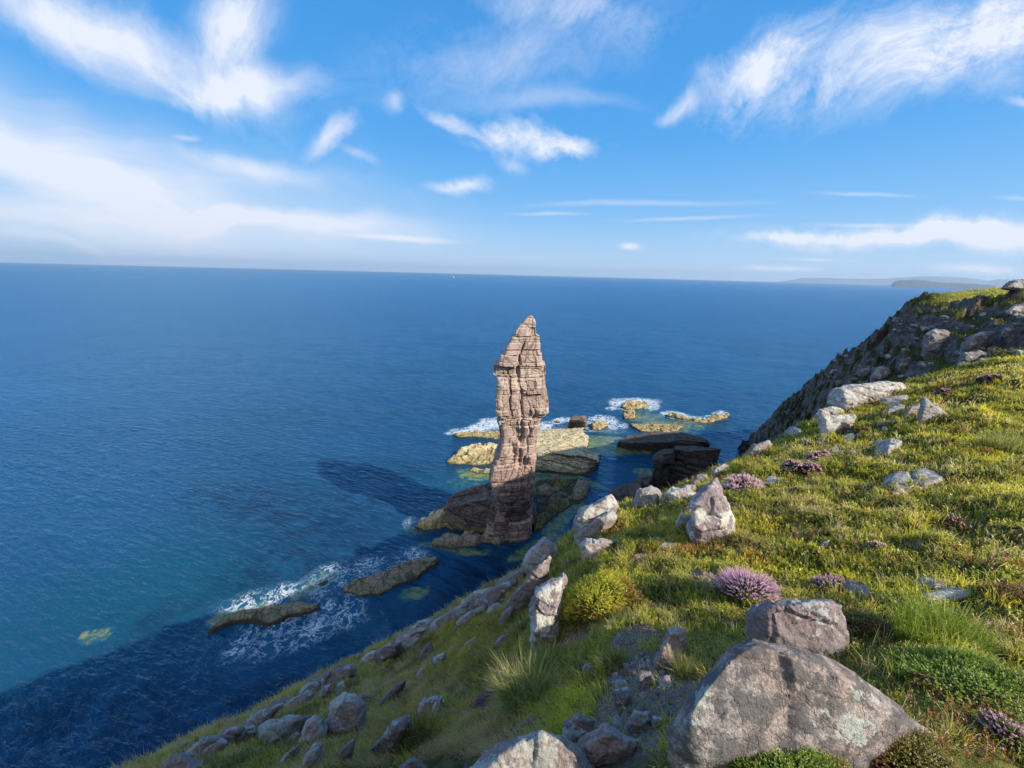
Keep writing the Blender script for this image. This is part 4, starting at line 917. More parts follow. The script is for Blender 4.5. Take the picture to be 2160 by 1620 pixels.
boulder('small grey block against the foot of the tall leaning boulder', [(1424, 1102), (1433, 1085), (1458, 1086), (1456, 1112), (1428, 1110)], 'r', dep=.8, group=GE)
boulder('grey and white wedge of rock in the grass below the pale knobbly boulder', [(1222, 1149), (1236, 1136), (1274, 1138), (1290, 1143), (1285, 1156), (1272, 1174), (1249, 1192), (1233, 1171)], 'r', dep=.7, group=GB)
boulder('narrow grey spur on the right end of the grey and white wedge', [(1282, 1144), (1300, 1137), (1313, 1143), (1300, 1152), (1284, 1156)], 'r', dep=.7, group=GB)
boulder('small white-flecked stone in the grass, upper of the pair left of the tall leaning boulder', [(1370, 1138), (1380, 1131), (1404, 1138), (1399, 1145), (1374, 1145)], 'p', dep=.9, group=GB, name='stone', cat='stone')
plate('flat white stone in the grass, lower of the pair left of the tall leaning boulder', [(1387, 1156), (1405, 1147), (1441, 1151), (1433, 1160), (1399, 1163)], 'p', 0.12, group=GB, name='stone', cat='stone')
boulder('pointed pinkish rock standing out over the dark channel', [(1105, 1185), (1116, 1163), (1149, 1132), (1161, 1141), (1174, 1157), (1163, 1175), (1149, 1190), (1127, 1210), (1113, 1204)], 'r', dep=.8, group=GE)
boulder('long grey slab slanting down left of the yellow-green bush', [(1062, 1284), (1082, 1261), (1124, 1228), (1143, 1199), (1160, 1172), (1166, 1178), (1152, 1212), (1126, 1245), (1100, 1276), (1082, 1304), (1069, 1300)], 'u', dep=.5, group=GE, detail=40)
boulder('standing wedge of rock with dark lichen above the scree', [(1380, 1405), (1390, 1377), (1416, 1326), (1425, 1319), (1445, 1329), (1438, 1351), (1437, 1397), (1409, 1412)], 'r', dep=.7, group=GB, detail=32)
boulder('pale pink-white boulder at the bottom edge of the photo, centre', [(960, 1650), (1027, 1592), (1069, 1565), (1137, 1543), (1169, 1556), (1202, 1575), (1237, 1601), (1262, 1650), (1200, 1680), (1000, 1680)], 'p', dep=.7, peak=(.1, -.3), group=GB, rng=1.95, detail=40, rough=.7)
boulder('dark grey crusted rock between the bottom-edge pale boulder and the huge triangular one', [(1211, 1580), (1254, 1549), (1276, 1530), (1293, 1552), (1351, 1562), (1354, 1577), (1305, 1590), (1270, 1610), (1240, 1622)], 'r', dep=.7, group=GB)
boulder('squarish dark boulder behind the dark grey crusted rock', [(1187, 1550), (1189, 1526), (1221, 1504), (1254, 1517), (1250, 1559), (1221, 1580), (1189, 1570)], 'u', dep=.8, group=GB)
boulder('rounded brown stone left of the scree channel', [(1343, 1425), (1352, 1415), (1372, 1417), (1382, 1432), (1375, 1448), (1352, 1454), (1343, 1442)], 'u', dep=.9, group='stones of the scree', name='stone', cat='stone')
boulder('angular pinkish stone under the rounded brown one', [(1293, 1458), (1322, 1450), (1331, 1468), (1318, 1496), (1299, 1490)], 'u', dep=.8, group='stones of the scree', name='stone', cat='stone')
boulder('blocky grey stone below the pile of pink flakes', [(1322, 1530), (1338, 1499), (1370, 1503), (1374, 1519), (1351, 1540)], 'r', dep=.9, group='stones of the scree', name='stone', cat='stone')
boulder('stone squeezed between the blocky grey one and the huge triangular boulder', [(1372, 1522), (1380, 1510), (1402, 1517), (1400, 1535), (1380, 1538)], 'u', dep=.9, group='stones of the scree', name='stone', cat='stone')
boulder('dark stone in the turf just above the bottom-edge pale boulder', [(1082, 1549), (1092, 1530), (1124, 1515), (1134, 1522), (1111, 1548)], 'u', dep=.8, group=GB, name='stone', cat='stone')
boulder('smooth grey rock tip poking in at the bottom edge, left of centre', [(830, 1640), (845, 1616), (868, 1600), (881, 1600), (925, 1640)], 'u', dep=.7, group=GB)
boulder('small dark mossy stone under the bright grass tuft, right side', [(1228, 1408), (1236, 1399), (1254, 1407), (1252, 1424), (1232, 1428)], 'r', dep=.9, group=GB, name='stone', cat='stone')
# shaded slope, lower left
boulder('rock with white flakes like a tree root, lower end of the long outcrop', [(783, 1580), (806, 1552), (831, 1520), (862, 1510), (864, 1522), (848, 1548), (825, 1588), (815, 1608), (799, 1592)], 'u', dep=.7, group=GL)
boulder('dark twisted upper end of the long outcrop on the shaded slope', [(877, 1508), (893, 1475), (916, 1466), (948, 1478), (915, 1489), (892, 1514)], 'r', dep=.6, group=GL)
boulder('largest grey outcrop on the shaded slope, splashed with white lichen', [(684, 1560), (688, 1521), (701, 1486), (723, 1465), (752, 1466), (770, 1485), (767, 1525), (755, 1549), (718, 1562)], 'r', dep=.8, group=GL, detail=34)
boulder('grey arm of rock reaching right from the largest shaded outcrop', [(748, 1468), (772, 1464), (800, 1472), (809, 1481), (786, 1491), (756, 1492)], 'u', dep=.7, group=GL)
boulder('squat grey block just left of the largest shaded outcrop', [(627, 1582), (647, 1520), (665, 1508), (684, 1516), (686, 1554), (666, 1574)], 'r', dep=.8, group=GL, detail=32)
boulder('broad grey slab second from the left on the shaded slope', [(541, 1556), (546, 1536), (569, 1518), (634, 1508), (640, 1516), (606, 1546), (592, 1562), (556, 1588), (545, 1582)], 'r', dep=.8, group=GL, detail=32)
boulder('flat capped rock on the cliff edge above the broad grey slab', [(470, 1554), (487, 1536), (527, 1534), (543, 1544), (507, 1562), (483, 1568)], 'r', dep=.9, group=GL)
boulder('sloping grey rock stepping down the cliff edge at lower left', [(420, 1607), (425, 1585), (468, 1555), (483, 1567), (452, 1588), (432, 1611)], 'r', dep=.9, group=GL)
boulder('grey rock in the bottom left corner of the slope beside the pale green tuft', [(325, 1650), (345, 1610), (367, 1591), (391, 1585), (413, 1607), (432, 1650)], 'r', dep=.8, group=GL)
boulder('small pale rock on the edge, upper of two beside the foam', [(648, 1457), (663, 1439), (676, 1436), (673, 1449), (660, 1459)], 'p', dep=.9, group=GL)
boulder('small pale spur of rock, lower of two beside the foam', [(666, 1475), (682, 1449), (702, 1441), (691, 1462), (676, 1480)], 'p', dep=.9, group=GL)
boulder('long thin rock rib along the cliff edge, lowest third', [(520, 1536), (535, 1518), (563, 1500), (598, 1484), (577, 1503), (540, 1530)], 'r', dep=.6, group=GL)
boulder('upright grey fin of rock halfway up the shaded slope', [(880, 1397), (897, 1361), (909, 1352), (916, 1371), (893, 1403)], 'u', dep=.7, group=GL)
boulder('pale grey stone below the upright fin of rock', [(877, 1436), (883, 1421), (899, 1418), (896, 1428)], 'r', dep=.9, group=GL, name='stone', cat='stone')
boulder('rounded grey stone mid slope, right of the upright fin', [(975, 1370), (981, 1357), (1001, 1344), (1011, 1347), (1001, 1363)], 'r', dep=.9, group=GL, name='stone', cat='stone')
boulder('white rock perched on the cliff edge against dark water', [(904, 1324), (910, 1310), (920, 1305), (926, 1314), (917, 1328)], 'p', dep=.9, group=GE)
boulder('grey slab along the cliff edge right of the perched white rock', [(965, 1315), (990, 1290), (1024, 1277), (1027, 1284), (998, 1302), (975, 1320)], 'r', dep=.6, group=GE)
boulder('mossy grey rock touching the low end of the long slanting slab', [(1024, 1296), (1033, 1278), (1050, 1271), (1068, 1279), (1059, 1294)], 'r', dep=.8, group=GE)
boulder('small slab at the edge between the perched white rock and the long slanting slab', [(951, 1334), (962, 1320), (974, 1320), (964, 1338)], 'u', dep=.8, group=GE)
# sunlit grass
plate('flat grey stone with a notch, left half of the heart-shaped pair in the grass', [(1863, 1012), (1888, 1000), (1913, 1000), (1925, 1012), (1926, 1036), (1913, 1046), (1882, 1045), (1871, 1026)], 'r', 0.12, group=GM)
plate('flat grey stone, right half of the heart-shaped pair in the grass', [(1921, 1010), (1927, 1000), (1946, 993), (1963, 1002), (1991, 1020), (1949, 1032), (1924, 1038)], 'r', 0.12, group=GM)
plate('low grey rock in the grass right of the pink heather by the tall leaning boulder', [(1607, 1023), (1618, 1011), (1649, 1010), (1649, 1019), (1627, 1026)], 'r', 0.15, group=GM)
boulder('small upright mossy stone in the middle of the sunlit grass', [(1724, 1167), (1731, 1146), (1749, 1138), (1752, 1151), (1740, 1169)], 'r', dep=.8, group=GM, name='stone', cat='stone')
boulder('tiny stone in the grass above the upright mossy one', [(1757, 1112), (1766, 1101), (1775, 1106), (1771, 1120)], 'r', dep=.9, group=GM, name='stone', cat='stone')
plate('dark slab behind the purplish lichened boulder, beside the small heather', [(1765, 1234), (1785, 1225), (1832, 1249), (1835, 1256), (1796, 1256)], 'u', 0.12, group=GM)
plate('dark flat rock in the grass, left of two on the right', [(1924, 1229), (1938, 1221), (1977, 1227), (2002, 1237), (1971, 1244), (1932, 1238)], 'r', 0.12, group=GM)
plate('dark flat rock in the grass, right and lower of two', [(1943, 1259), (2004, 1243), (2038, 1252), (2043, 1262), (2004, 1270), (1954, 1270)], 'r', 0.12, group=GM)
boulder('broad pale rock ledge where the sunlit ridge meets the dark hillside', [(1752, 823), (1790, 812), (1855, 806), (1904, 809), (1910, 818), (1864, 834), (1840, 838), (1827, 848), (1790, 862), (1764, 860), (1754, 842)], 'p', dep=1.1, group=GM, detail=40, smax=4.2, rough=.8)
boulder('white-topped boulder below the broad pale ledge', [(1730, 900), (1731, 880), (1769, 874), (1802, 877), (1804, 886), (1765, 912), (1738, 922)], 'p', dep=.8, group=GM, smax=4.2)
boulder('thin tilted slab resting on the white-topped boulder', [(1721, 877), (1726, 864), (1756, 857), (1778, 865), (1778, 874), (1735, 882)], 'p', dep=.8, group=GM, smax=4.2)
boulder('pointed grey shark-fin rock on the ridge', [(1935, 895), (1941, 869), (1948, 840), (1962, 849), (2000, 874), (1981, 888)], 'r', dep=.6, group=GM, smax=4.2)
boulder('grey rock leaning on the left of the shark-fin rock', [(1907, 878), (1920, 858), (1944, 849), (1943, 880)], 'r', dep=.7, group=GM, smax=4.2)
plate('rounded grey rock, lower of two between ledge and shark-fin rock', [(1867, 866), (1880, 857), (1907, 856), (1901, 870), (1870, 876)], 'r', 0.15, group=GM, smax=4.2)
plate('grey rock, upper of two between ledge and shark-fin rock', [(1855, 849), (1886, 840), (1917, 839), (1901, 854), (1864, 858)], 'r', 0.15, group=GM, smax=4.2)
plate('pale grey rock in the grass above the heart-shaped pair', [(1846, 962), (1847, 939), (1877, 934), (1898, 934), (1901, 945), (1870, 965)], 'r', 0.18, group=GM)
plate('small pale stone below the white-topped boulder', [(1773, 930), (1778, 921), (1796, 917), (1806, 923), (1796, 932)], 'p', 0.15, group=GM)
plate('low grey stone left of the pale rock above the heart-shaped pair', [(1738, 961), (1747, 948), (1769, 942), (1769, 955), (1747, 964)], 'r', 0.15, group=GM)
boulder('large grey rock on the brink beside the foot of the far cliff', [(1571, 962), (1590, 939), (1620, 930), (1630, 937), (1602, 962)], 'r', dep=.9, group=GE, smax=4.2)
plate('thin pale stones on the brink above the large grey rock', [(1655, 912), (1664, 903), (1690, 908), (1688, 917), (1668, 920)], 'p', 0.12, group=GE, smax=4.2)
boulder('bright white rock on the skyline of the near slope by the black wedge rock', [(1501, 998), (1508, 986), (1527, 978), (1538, 984), (1524, 992), (1513, 1000)], 'p', dep=.9, group=GE, smax=4.2)
boulder('dark rock on the near skyline between white rock and tall leaning boulder', [(1455, 1022), (1468, 1002), (1490, 1000), (1498, 1014), (1480, 1026)], 'u', dep=.9, group=GE, smax=4.2)
boulder('grey stone on the near skyline just right of the pale ridge-shaped rock', [(1436, 1032), (1446, 1022), (1466, 1022), (1470, 1034), (1450, 1040)], 'u', dep=.9, group=GE, smax=4.2)
# far hillside
boulder('sunlit pale boulder with a dark hollow under it, highest on the far hillside', [(1949, 726), (1951, 705), (1972, 693), (2000, 702), (2012, 708), (1990, 728), (1981, 744), (1956, 740)], 'f', dep=.8, group=GS, smin=5.2)
boulder('long lichen-spotted boulder right of the sunlit pale one on the far hillside', [(2029, 729), (2037, 715), (2071, 703), (2096, 698), (2102, 706), (2080, 726), (2043, 737)], 'f', dep=.8, group=GS, smin=5.2)
boulder('flat-topped grey boulder below the lichen-spotted one on the far hillside', [(2023, 760), (2031, 746), (2065, 740), (2093, 745), (2080, 757), (2037, 767)], 'f', dep=.8, group=GS, smin=5.0)
boulder('round-backed boulder near the left edge of the far hillside', [(1838, 802), (1843, 777), (1861, 771), (1877, 780), (1877, 793), (1855, 803)], 'f', dep=.8, group=GS, smin=5.0)
boulder('grey boulder at the right edge of the photo on the far hillside', [(2112, 698), (2120, 689), (2151, 686), (2156, 692), (2133, 701)], 'f', dep=.8, group=GS, smin=5.2)
boulder('small grey rock on the ridge just below the flat-topped grey boulder', [(2022, 772), (2030, 763), (2050, 763), (2054, 774), (2035, 781)], 'f', dep=.8, group=GS, smin=4.8)
boulder('pale stone cluster block left of the flat-topped grey boulder', [(1896, 772), (1902, 757), (1920, 755), (1926, 768), (1910, 778)], 'f', dep=.8, group=GS, smin=5.0)
boulder('dark jutting rock low on the far cliff, above the ledge', [(1800, 792), (1812, 780), (1832, 778), (1836, 790), (1815, 798)], 'f', dep=.8, group=GS, smin=5.0)
boulder('tan rock on the skyline bank at the right edge of the photo', [(2122, 658), (2136, 645), (2165, 638), (2190, 652), (2150, 662)], 'f', dep=.8, group=GS, sink=.1, smin=5.2)
boulder('stone and turf knoll on the far headland skyline at the right edge', [(2112, 608), (2122, 599), (2139, 590), (2160, 593), (2185, 600), (2195, 610), (2150, 613)], 'f', dep=1.0, group=GS, sink=.02, smin=6.5, name='rocky_knoll', cat='knoll')
# ledges breaking through the turf along the brink and down the shaded slope
rl = np.random.RandomState(21)
EX = [340, 500, 650, 820, 910, 1000, 1080, 1130]; EY = [1622, 1540, 1457, 1368, 1316, 1270, 1222, 1192]
def ledge(cx, cy, ln_, thk, ang, label, group, mat='r'):
    ca, sa = math.cos(ang), math.sin(ang); P_ = []
    for q_ in np.linspace(0, 2 * math.pi, 9)[:-1]:
        a_x, b_x = math.cos(q_) * ln_ / 2 * rl.uniform(.7, 1.1), math.sin(q_) * thk / 2 * rl.uniform(.7, 1.2)
        P_.append((cx + a_x * ca - b_x * sa, cy - a_x * sa - b_x * ca))
    boulder(label, P_, mat, dep=.75, group=group, name='ledge', cat='rock ledge', detail=22, smax=4.15)
for k in range(19):
    cx = 385 + k * 39 + rl.uniform(-10, 10); cy = np.interp(cx, EX, EY) + rl.uniform(-2, 14)
    ledge(cx, cy, rl.uniform(58, 112), rl.uniform(24, 44), math.atan2(.54, 1) + rl.uniform(-.12, .12), 'grey ledge of bare rock breaking out along the brink of the shaded slope', 'ledges along the cliff brink', 'rpu'[k % 3])
for k in range(20):
    cx = rl.uniform(600, 1090); cy = np.interp(cx, EX, EY) + rl.uniform(30, 190)
    if cy > 1600: continue
    ledge(cx, cy, rl.uniform(34, 84), rl.uniform(14, 28), rl.uniform(.7, 1.15), 'narrow tilted rib of grey rock half buried in the shaded turf', 'rock ribs in the shaded slope', 'ru'[k % 2])
# the heap of small stones in the scree channel, and loose stones elsewhere: individuals sharing a label
rs = np.random.RandomState(12)
def pebbles(n, x0, x1, y0, y1, smin_, smax_, mats, label, group, rmin=5, rmax=12, sm=0, sx_=10, keep=None):
    protos = []
    for k in range(n):
        px, py = rs.uniform(x0, x1), rs.uniform(y0, y1)
        if keep and not keep(px, py): continue
        p, dd = hit(px, py, sm, sx_)
        if not hit.ok: continue
        s = rs.uniform(rmin, rmax) / F * dd
        if len(protos) < 7:
            pts = rs.normal(size=(16, 3)); pts /= np.linalg.norm(pts, axis=1)[:, None]; pts *= np.array([1, .8, .55]); 
            o = rock_from_points('stone', pts, MATS[mats[k % len(mats)]], 2.0, rs.uniform(0, 90), label, 'stone', group, detail=12, rough=1.1, soft=1)
            protos.append(o)
        else:
            o = protos[k % 7].copy(); C.objects.link(o)
        o.location = (p[0], p[1], p[2] + s * .12); o.scale = (s, s, s); o.rotation_euler = (rs.uniform(-.5, .5), rs.uniform(-.5, .5), rs.uniform(0, 6.28))
pebbles(46, 1300, 1420, 1350, 1550, 0, 0, ['u', 'r', 'u'], 'small pinkish stone loose in the scree channel', 'loose stones in the scree channel', 6, 19, 0, 4)
pebbles(44, 560, 1000, 1370, 1600, 0, 0, ['r', 'u', 'p'], 'small grey stone showing through the shaded turf', 'small stones in the shaded slope', 4, 10, 0, 4, keep=lambda x, y: y > 1330 + (1000 - x) * .42)
pebbles(26, 960, 1120, 1270, 1420, 0, 0, ['r', 'p'], 'small pale stone in the turf below the long slanting slab', 'small stones in the shaded slope', 3, 8, 0, 4)
pebbles(22, 1230, 1460, 1060, 1160, 0, 0, ['p', 'r'], 'small white-flecked stone in the grass near the cliff edge', 'small stones by the cliff edge', 4, 10, 0, 4)
pebbles(70, 1700, 2160, 660, 810, 0, 0, ['f'], 'grey stone strewn over the dark far hillside', 'stones strewn over the far hillside', 4, 13, 5.0, 8)
pebbles(60, 1250, 1700, 1180, 1400, 0, 0, ['r', 'u', 'p'], 'small grey stone peeping out of the sunlit turf', 'small stones in the sunlit turf', 3, 8, 0, 4)
pebbles(50, 1600, 2150, 900, 1260, 0, 0, ['r', 'u', 'p'], 'small grey stone sunk in the grass of the right-hand slope', 'small stones in the right-hand grass', 3, 7, 0, 4)
pebbles(40, 1640, 1900, 800, 960, 0, 0, ['r', 'p', 'u'], 'grey stone lying among the rocks of the ridge', 'stones among the ridge rocks', 4, 10, 0, 4.3)

# ------------------------------------------------------------------ plants
def plant_mat(name, trans=.45):
    m, g, b, out = mat_new(name); g.n.remove(b)
    a = g.n.new('ShaderNodeAttribute'); a.attribute_name = 'Col'
    d = g.n.new('ShaderNodeBsdfDiffuse'); t = g.n.new('ShaderNodeBsdfTranslucent'); g.l.new(a.outputs['Color'], d.inputs['Color'])
    g.l.new(a.outputs['Color'], t.inputs['Color'])
    mx = g.n.new('ShaderNodeMixShader'); mx.inputs[0].default_value = trans
    g.l.new(d.outputs[0], mx.inputs[1]); g.l.new(t.outputs[0], mx.inputs[2])
    gl = g.n.new('ShaderNodeBsdfGlossy'); gl.inputs['Roughness'].default_value = .45; gl.inputs['Color'].default_value = (1, 1, 1, 1)
    m2 = g.n.new('ShaderNodeMixShader'); m2.inputs[0].default_value = .035
    g.l.new(mx.outputs[0], m2.inputs[1]); g.l.new(gl.outputs[0], m2.inputs[2])
    g.l.new(m2.outputs[0], out.inputs['Surface'])
    return m
M_leaf = plant_mat('living leaves'); M_flow = plant_mat('heather flowers', .25)
rp = np.random.RandomState(5)
lnGR = np.log(GR)
def ground_at(tdeg, sidx):
    """point on the hillside sheet at fractional column/row"""
    j = np.clip(np.searchsorted(TH, tdeg) - 1, 0, len(TH) - 2); f = (tdeg - TH[j]) / (TH[j+1] - TH[j])
    i = np.clip(sidx.astype(int), 0, GZ.shape[1] - 2); g_ = sidx - i
    def s(A): return (A[j, i] * (1-f) + A[j+1, i] * f) * (1-g_) + (A[j, i+1] * (1-f) + A[j+1, i+1] * f) * g_
    return s(GX), s(GY), s(GZ), s(GR)
ROW4 = int(sum(NR[:4])); ROW5 = ROW4 + NR[4]
def sample_ground(n, r_lo, r_hi, t_lo=-62, t_hi=66, row_hi=None):
    t = rp.uniform(t_lo, t_hi, n); s = rp.uniform(NR[0], row_hi or ROW4 + 10, n)
    x, y, z, r = ground_at(t, s)
    k = (r > r_lo) & (r < r_hi)
    x, y, z, r = x[k], y[k], z[k], r[k]
    ok = np.ones(len(x), bool)
    for fx, fy, fr_ in FOOT:
        if math.hypot(fx, fy) < 45: ok &= ((x - fx) ** 2 + (y - fy) ** 2 > (fr_ * .8) ** 2)
    near_ = r < 8; ok[near_] &= (rp.uniform(size=near_.sum()) > soil_at(x[near_], y[near_]) * .93)
    return x[ok], y[ok], z[ok], r[ok]
def zone(x, y, r):
    """what grows where: 0 short grass, 1 heath (small leaves), 2 dead/straw turf ; plus colour noise"""
    p = P3(x, y)
    h = fbm(p * .75 + 3, 3) + .35 * fbm(p * 3.1, 2)
    d = .8 * fbm(p * .9 + 33, 3) + .6 * fbm(p * .28 + 90, 2) + .3 * fbm(p * 4, 2)
    return h, d
def mixc(a, b, t): return np.array(a)[None] * (1 - t[:, None]) + np.array(b)[None] * t[:, None]
def blades(x, y, z, L_, wdt, lean, leand, col, tipc, bend=.5, seed=0):
    n = len(x); phi = rp.uniform(0, 6.283, n)
    dx_, dy_ = np.cos(leand), np.sin(leand)
    wx_, wy_ = -np.sin(phi), np.cos(phi)
    b = np.stack([x, y, z - .01], -1)
    W_ = np.stack([wx_, wy_, np.zeros(n)], -1) * (wdt / 2)[:, None]
    D = np.stack([dx_, dy_, np.zeros(n)], -1)
    up_ = np.zeros((n, 3)); up_[:, 2] = 1
    m1 = b + up_ * (L_ * .55 * np.cos(lean * .6))[:, None] + D * (L_ * .55 * np.sin(lean * .6))[:, None]
    tp = m1 + up_ * (L_ * .5 * np.cos(lean * 1.5))[:, None] + D * (L_ * .5 * np.sin(lean * 1.5))[:, None]
    V_ = np.stack([b - W_, b + W_, m1 + W_ * .7, m1 - W_ * .7, tp], 1)
    i = np.arange(n)[:, None] * 5
    F_ = np.concatenate([i + [0, 1, 2], i + [0, 2, 3], i + [3, 2, 4]])
    Cc = np.stack([col * .8, col * .8, (col + tipc) / 2, (col + tipc) / 2, tipc], 1)
    return V_.reshape(-1, 3), F_, Cc.reshape(-1, 3)
def emit(name, parts, mat, label, cat, kind='stuff', group=None, parent=None, origin=None):
    V_, F_, C_ = [], [], []; o = 0
    for v, f, c in parts:
        V_.append(v); F_.append(f + o); C_.append(c); o += len(v)
    V_ = np.concatenate(V_); F_ = np.concatenate(F_); C_ = np.concatenate(C_)
    if origin is not None: V_ = V_ - origin
    me = mesh_np(name, V_, F_, mat, smooth=False, cols=np.clip(C_, 0, 1))
    return link(name, me, label, cat, group, kind, parent, loc=origin if parent is None else None)
WIND = math.radians(205)     # blades comb over to the left and towards the viewer
SHADE = None
# grass
x, y, z, r = sample_ground(620000, 1.15, 40)
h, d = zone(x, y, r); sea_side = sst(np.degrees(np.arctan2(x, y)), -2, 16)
keep = (rp.uniform(size=len(x)) < np.clip(.62 - 1.25 * h, .12, 1))
x, y, z, r, h, d = [a[keep] for a in (x, y, z, r, h, d)]; n = len(x)
u1 = rp.uniform(size=n); tone = fbm(P3(x, y) * .45 + 80, 3)
g_col = mixc((.18, .21, .014), (.66, .58, .055), sst(tone + .25 * (u1 - .5), -.35, .4))
g_col = g_col * (1 - .8 * 0) ; clump0 = fbm(P3(x, y) * 2.6 + 210, 2); straw = sst(d + .6 * (u1 - .5) + .30 * (1 - sea_side[keep]), -.14, .34) * .9
g_col = mixc((0, 0, 0), (1, 1, 1), np.ones(n)) * g_col * (1 - straw[:, None]) + np.array([.70, .57, .27])[None] * straw[:, None]
slope_tint = np.array([.80, .66, .80])[None] * (1 - sea_side[keep])[:, None] + sea_side[keep][:, None]; g_col = g_col * slope_tint * np.clip(1 + .5 * clump0, .6, 1.35)[:, None] * (1 + .12 * sea_side[keep][:, None])  # browner, darker grass tint on the left slope
tip = g_col * 1.25 + np.array([.08, .06, .0])[None]
Ls = (1 + .5 * (1 - sea_side[keep])) * (.050 + .07 * rp.uniform(size=n) ** 1.5) * (1 + .5 * sst(tone, 0, .5)) * np.clip((r / 3.2) ** .42, .85, 2.3)
clump = fbm(P3(x, y) * 4.5 + 200, 2); Ls = Ls * np.clip(.85 + 1.0 * clump, .35, 1.7)
wd = np.clip(.0014 * r, .003, .035) * rp.uniform(.7, 1.4, n)
# tussocks: longer blades in clumps
tx, ty, tz, tr = sample_ground(3600, 1.5, 26); nb = 34
tcol = fbm(P3(tx, ty) * .8 + 400, 3) + .25 * rp.normal(size=len(tx))
bx = np.repeat(tx, nb); by = np.repeat(ty, nb); bz = np.repeat(tz, nb); br_ = np.repeat(tr, nb); bc_ = np.repeat(tcol, nb); m_ = len(bx)
rad_ = .05 * np.clip(br_ / 3, .8, 2.6); a0 = rp.uniform(0, 6.283, m_); q0 = rp.uniform(0, 1, m_) ** .6 * rad_
tt = rp.uniform(size=m_)
c_t = mixc((.16, .20, .014), (.58, .52, .055), sst(bc_ + .3 * (tt - .5), -.3, .3)); st_ = sst(bc_ * -1 + .6 * (tt - .5), .0, .4)[:, None]
c_t = c_t * (1 - st_) + np.array([.68, .54, .25]) * st_
TUS = blades(bx + np.cos(a0) * q0, by + np.sin(a0) * q0, bz, rp.uniform(.06, .125, m_) * np.clip((br_ / 3) ** .4, .8, 1.8) * np.repeat(rp.uniform(.6, 1.3, len(tx)), nb), np.clip(.0014 * br_, .0032, .03), rp.uniform(.15, 1.0, m_), np.where(tt < .6, WIND + rp.normal(0, .5, m_), a0), c_t, c_t * 1.3)
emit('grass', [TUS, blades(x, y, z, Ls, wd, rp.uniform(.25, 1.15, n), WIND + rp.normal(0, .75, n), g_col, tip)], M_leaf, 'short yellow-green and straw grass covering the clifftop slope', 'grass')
# heath: crowberry and heather shoots, small leaves in upright sprigs
def sprigs(x, y, z, hgt, leaf, col, tipc, nl=9, direc=None, spread=.9):
    n = len(x); k = np.arange(nl)[None, :] / (nl - 1.0)
    if direc is None:
        direc = np.stack([rp.normal(0, .3, n) - .15, rp.normal(0, .3, n), np.ones(n)], -1)
    direc = direc / np.linalg.norm(direc, axis=1)[:, None]
    base = np.stack([x, y, z], -1)[:, None, :] + direc[:, None, :] * (hgt[:, None] * (.25 + .75 * k))[..., None]
    a = rp.uniform(0, 6.283, (n, nl)); c_, s_ = np.cos(a), np.sin(a)
    out = np.stack([c_, s_, rp.uniform(.1, .9, (n, nl))], -1); side = np.stack([-s_, c_, rp.uniform(-.4, .4, (n, nl))], -1)
    lf = (leaf[:, None] * rp.uniform(.7, 1.3, (n, nl)) * (1.1 - .45 * k))[..., None]
    p0 = base - side * lf * .38; p1 = base + side * lf * .38; p2 = base + out * lf * spread
    V_ = np.stack([p0, p1, p2], 2).reshape(-1, 3)
    F_ = np.arange(len(V_)).reshape(-1, 3)
    cc = col[:, None, :] * (1 - k[..., None]) + tipc[:, None, :] * k[..., None]
    cc = cc * rp.uniform(.75, 1.25, (n, nl))[..., None]
    return V_, F_, np.repeat(cc.reshape(-1, 3), 3, 0)
x, y, z, r = sample_ground(150000, 1.15, 30)
h, d = zone(x, y, r)
keep = (rp.uniform(size=len(x)) < np.clip(.52 + 1.7 * h, .10, 1)); x, y, z, r, h, d = [a[keep] for a in (x, y, z, r, h, d)]; n = len(x)
t1 = fbm(P3(x, y) * 1.3 + 120, 3); t2 = fbm(P3(x, y) * 1.1 + 150, 3)
col = mixc((.06, .09, .008), (.25, .28, .014), sst(t1, -.3, .3)); tipc = mixc((.22, .27, .014), (.66, .60, .025), sst(t1, -.35, .25))
rust = sst(t2 + .22 * rp.normal(size=n), .16, .45)[:, None]
col = col * (1 - rust) + np.array([.20, .07, .02]) * rust; tipc = tipc * (1 - rust) + np.array([.50, .17, .05]) * rust
sc_h = np.clip((r / 3) ** .5, .8, 2.4)
emit('heath', [sprigs(x, y, z - .01, (.05 + .05 * rp.uniform(size=n)) * sc_h, .011 * sc_h * rp.uniform(.8, 1.3, n) * np.clip(r / 3, 1, 1.8), col, tipc, 9)], M_leaf, 'low leafy heath of green and rust-red shoots between the grass', 'heath')
# seed stalks standing above the grass
x, y, z, r = sample_ground(2600, 1.6, 16, 2, 62); n = len(x)
c0 = np.tile([.36, .28, .13], (n, 1)) * rp.uniform(.8, 1.2, (n, 1))
emit('dry_stalks', [blades(x, y, z, rp.uniform(.14, .30, n), np.clip(.0012 * r, .0025, .012), rp.uniform(.05, .6, n), WIND + rp.normal(0, .9, n), c0, c0 * 1.35)], M_leaf, 'thin straw-coloured seed stalks standing above the grass', 'grass stalks')
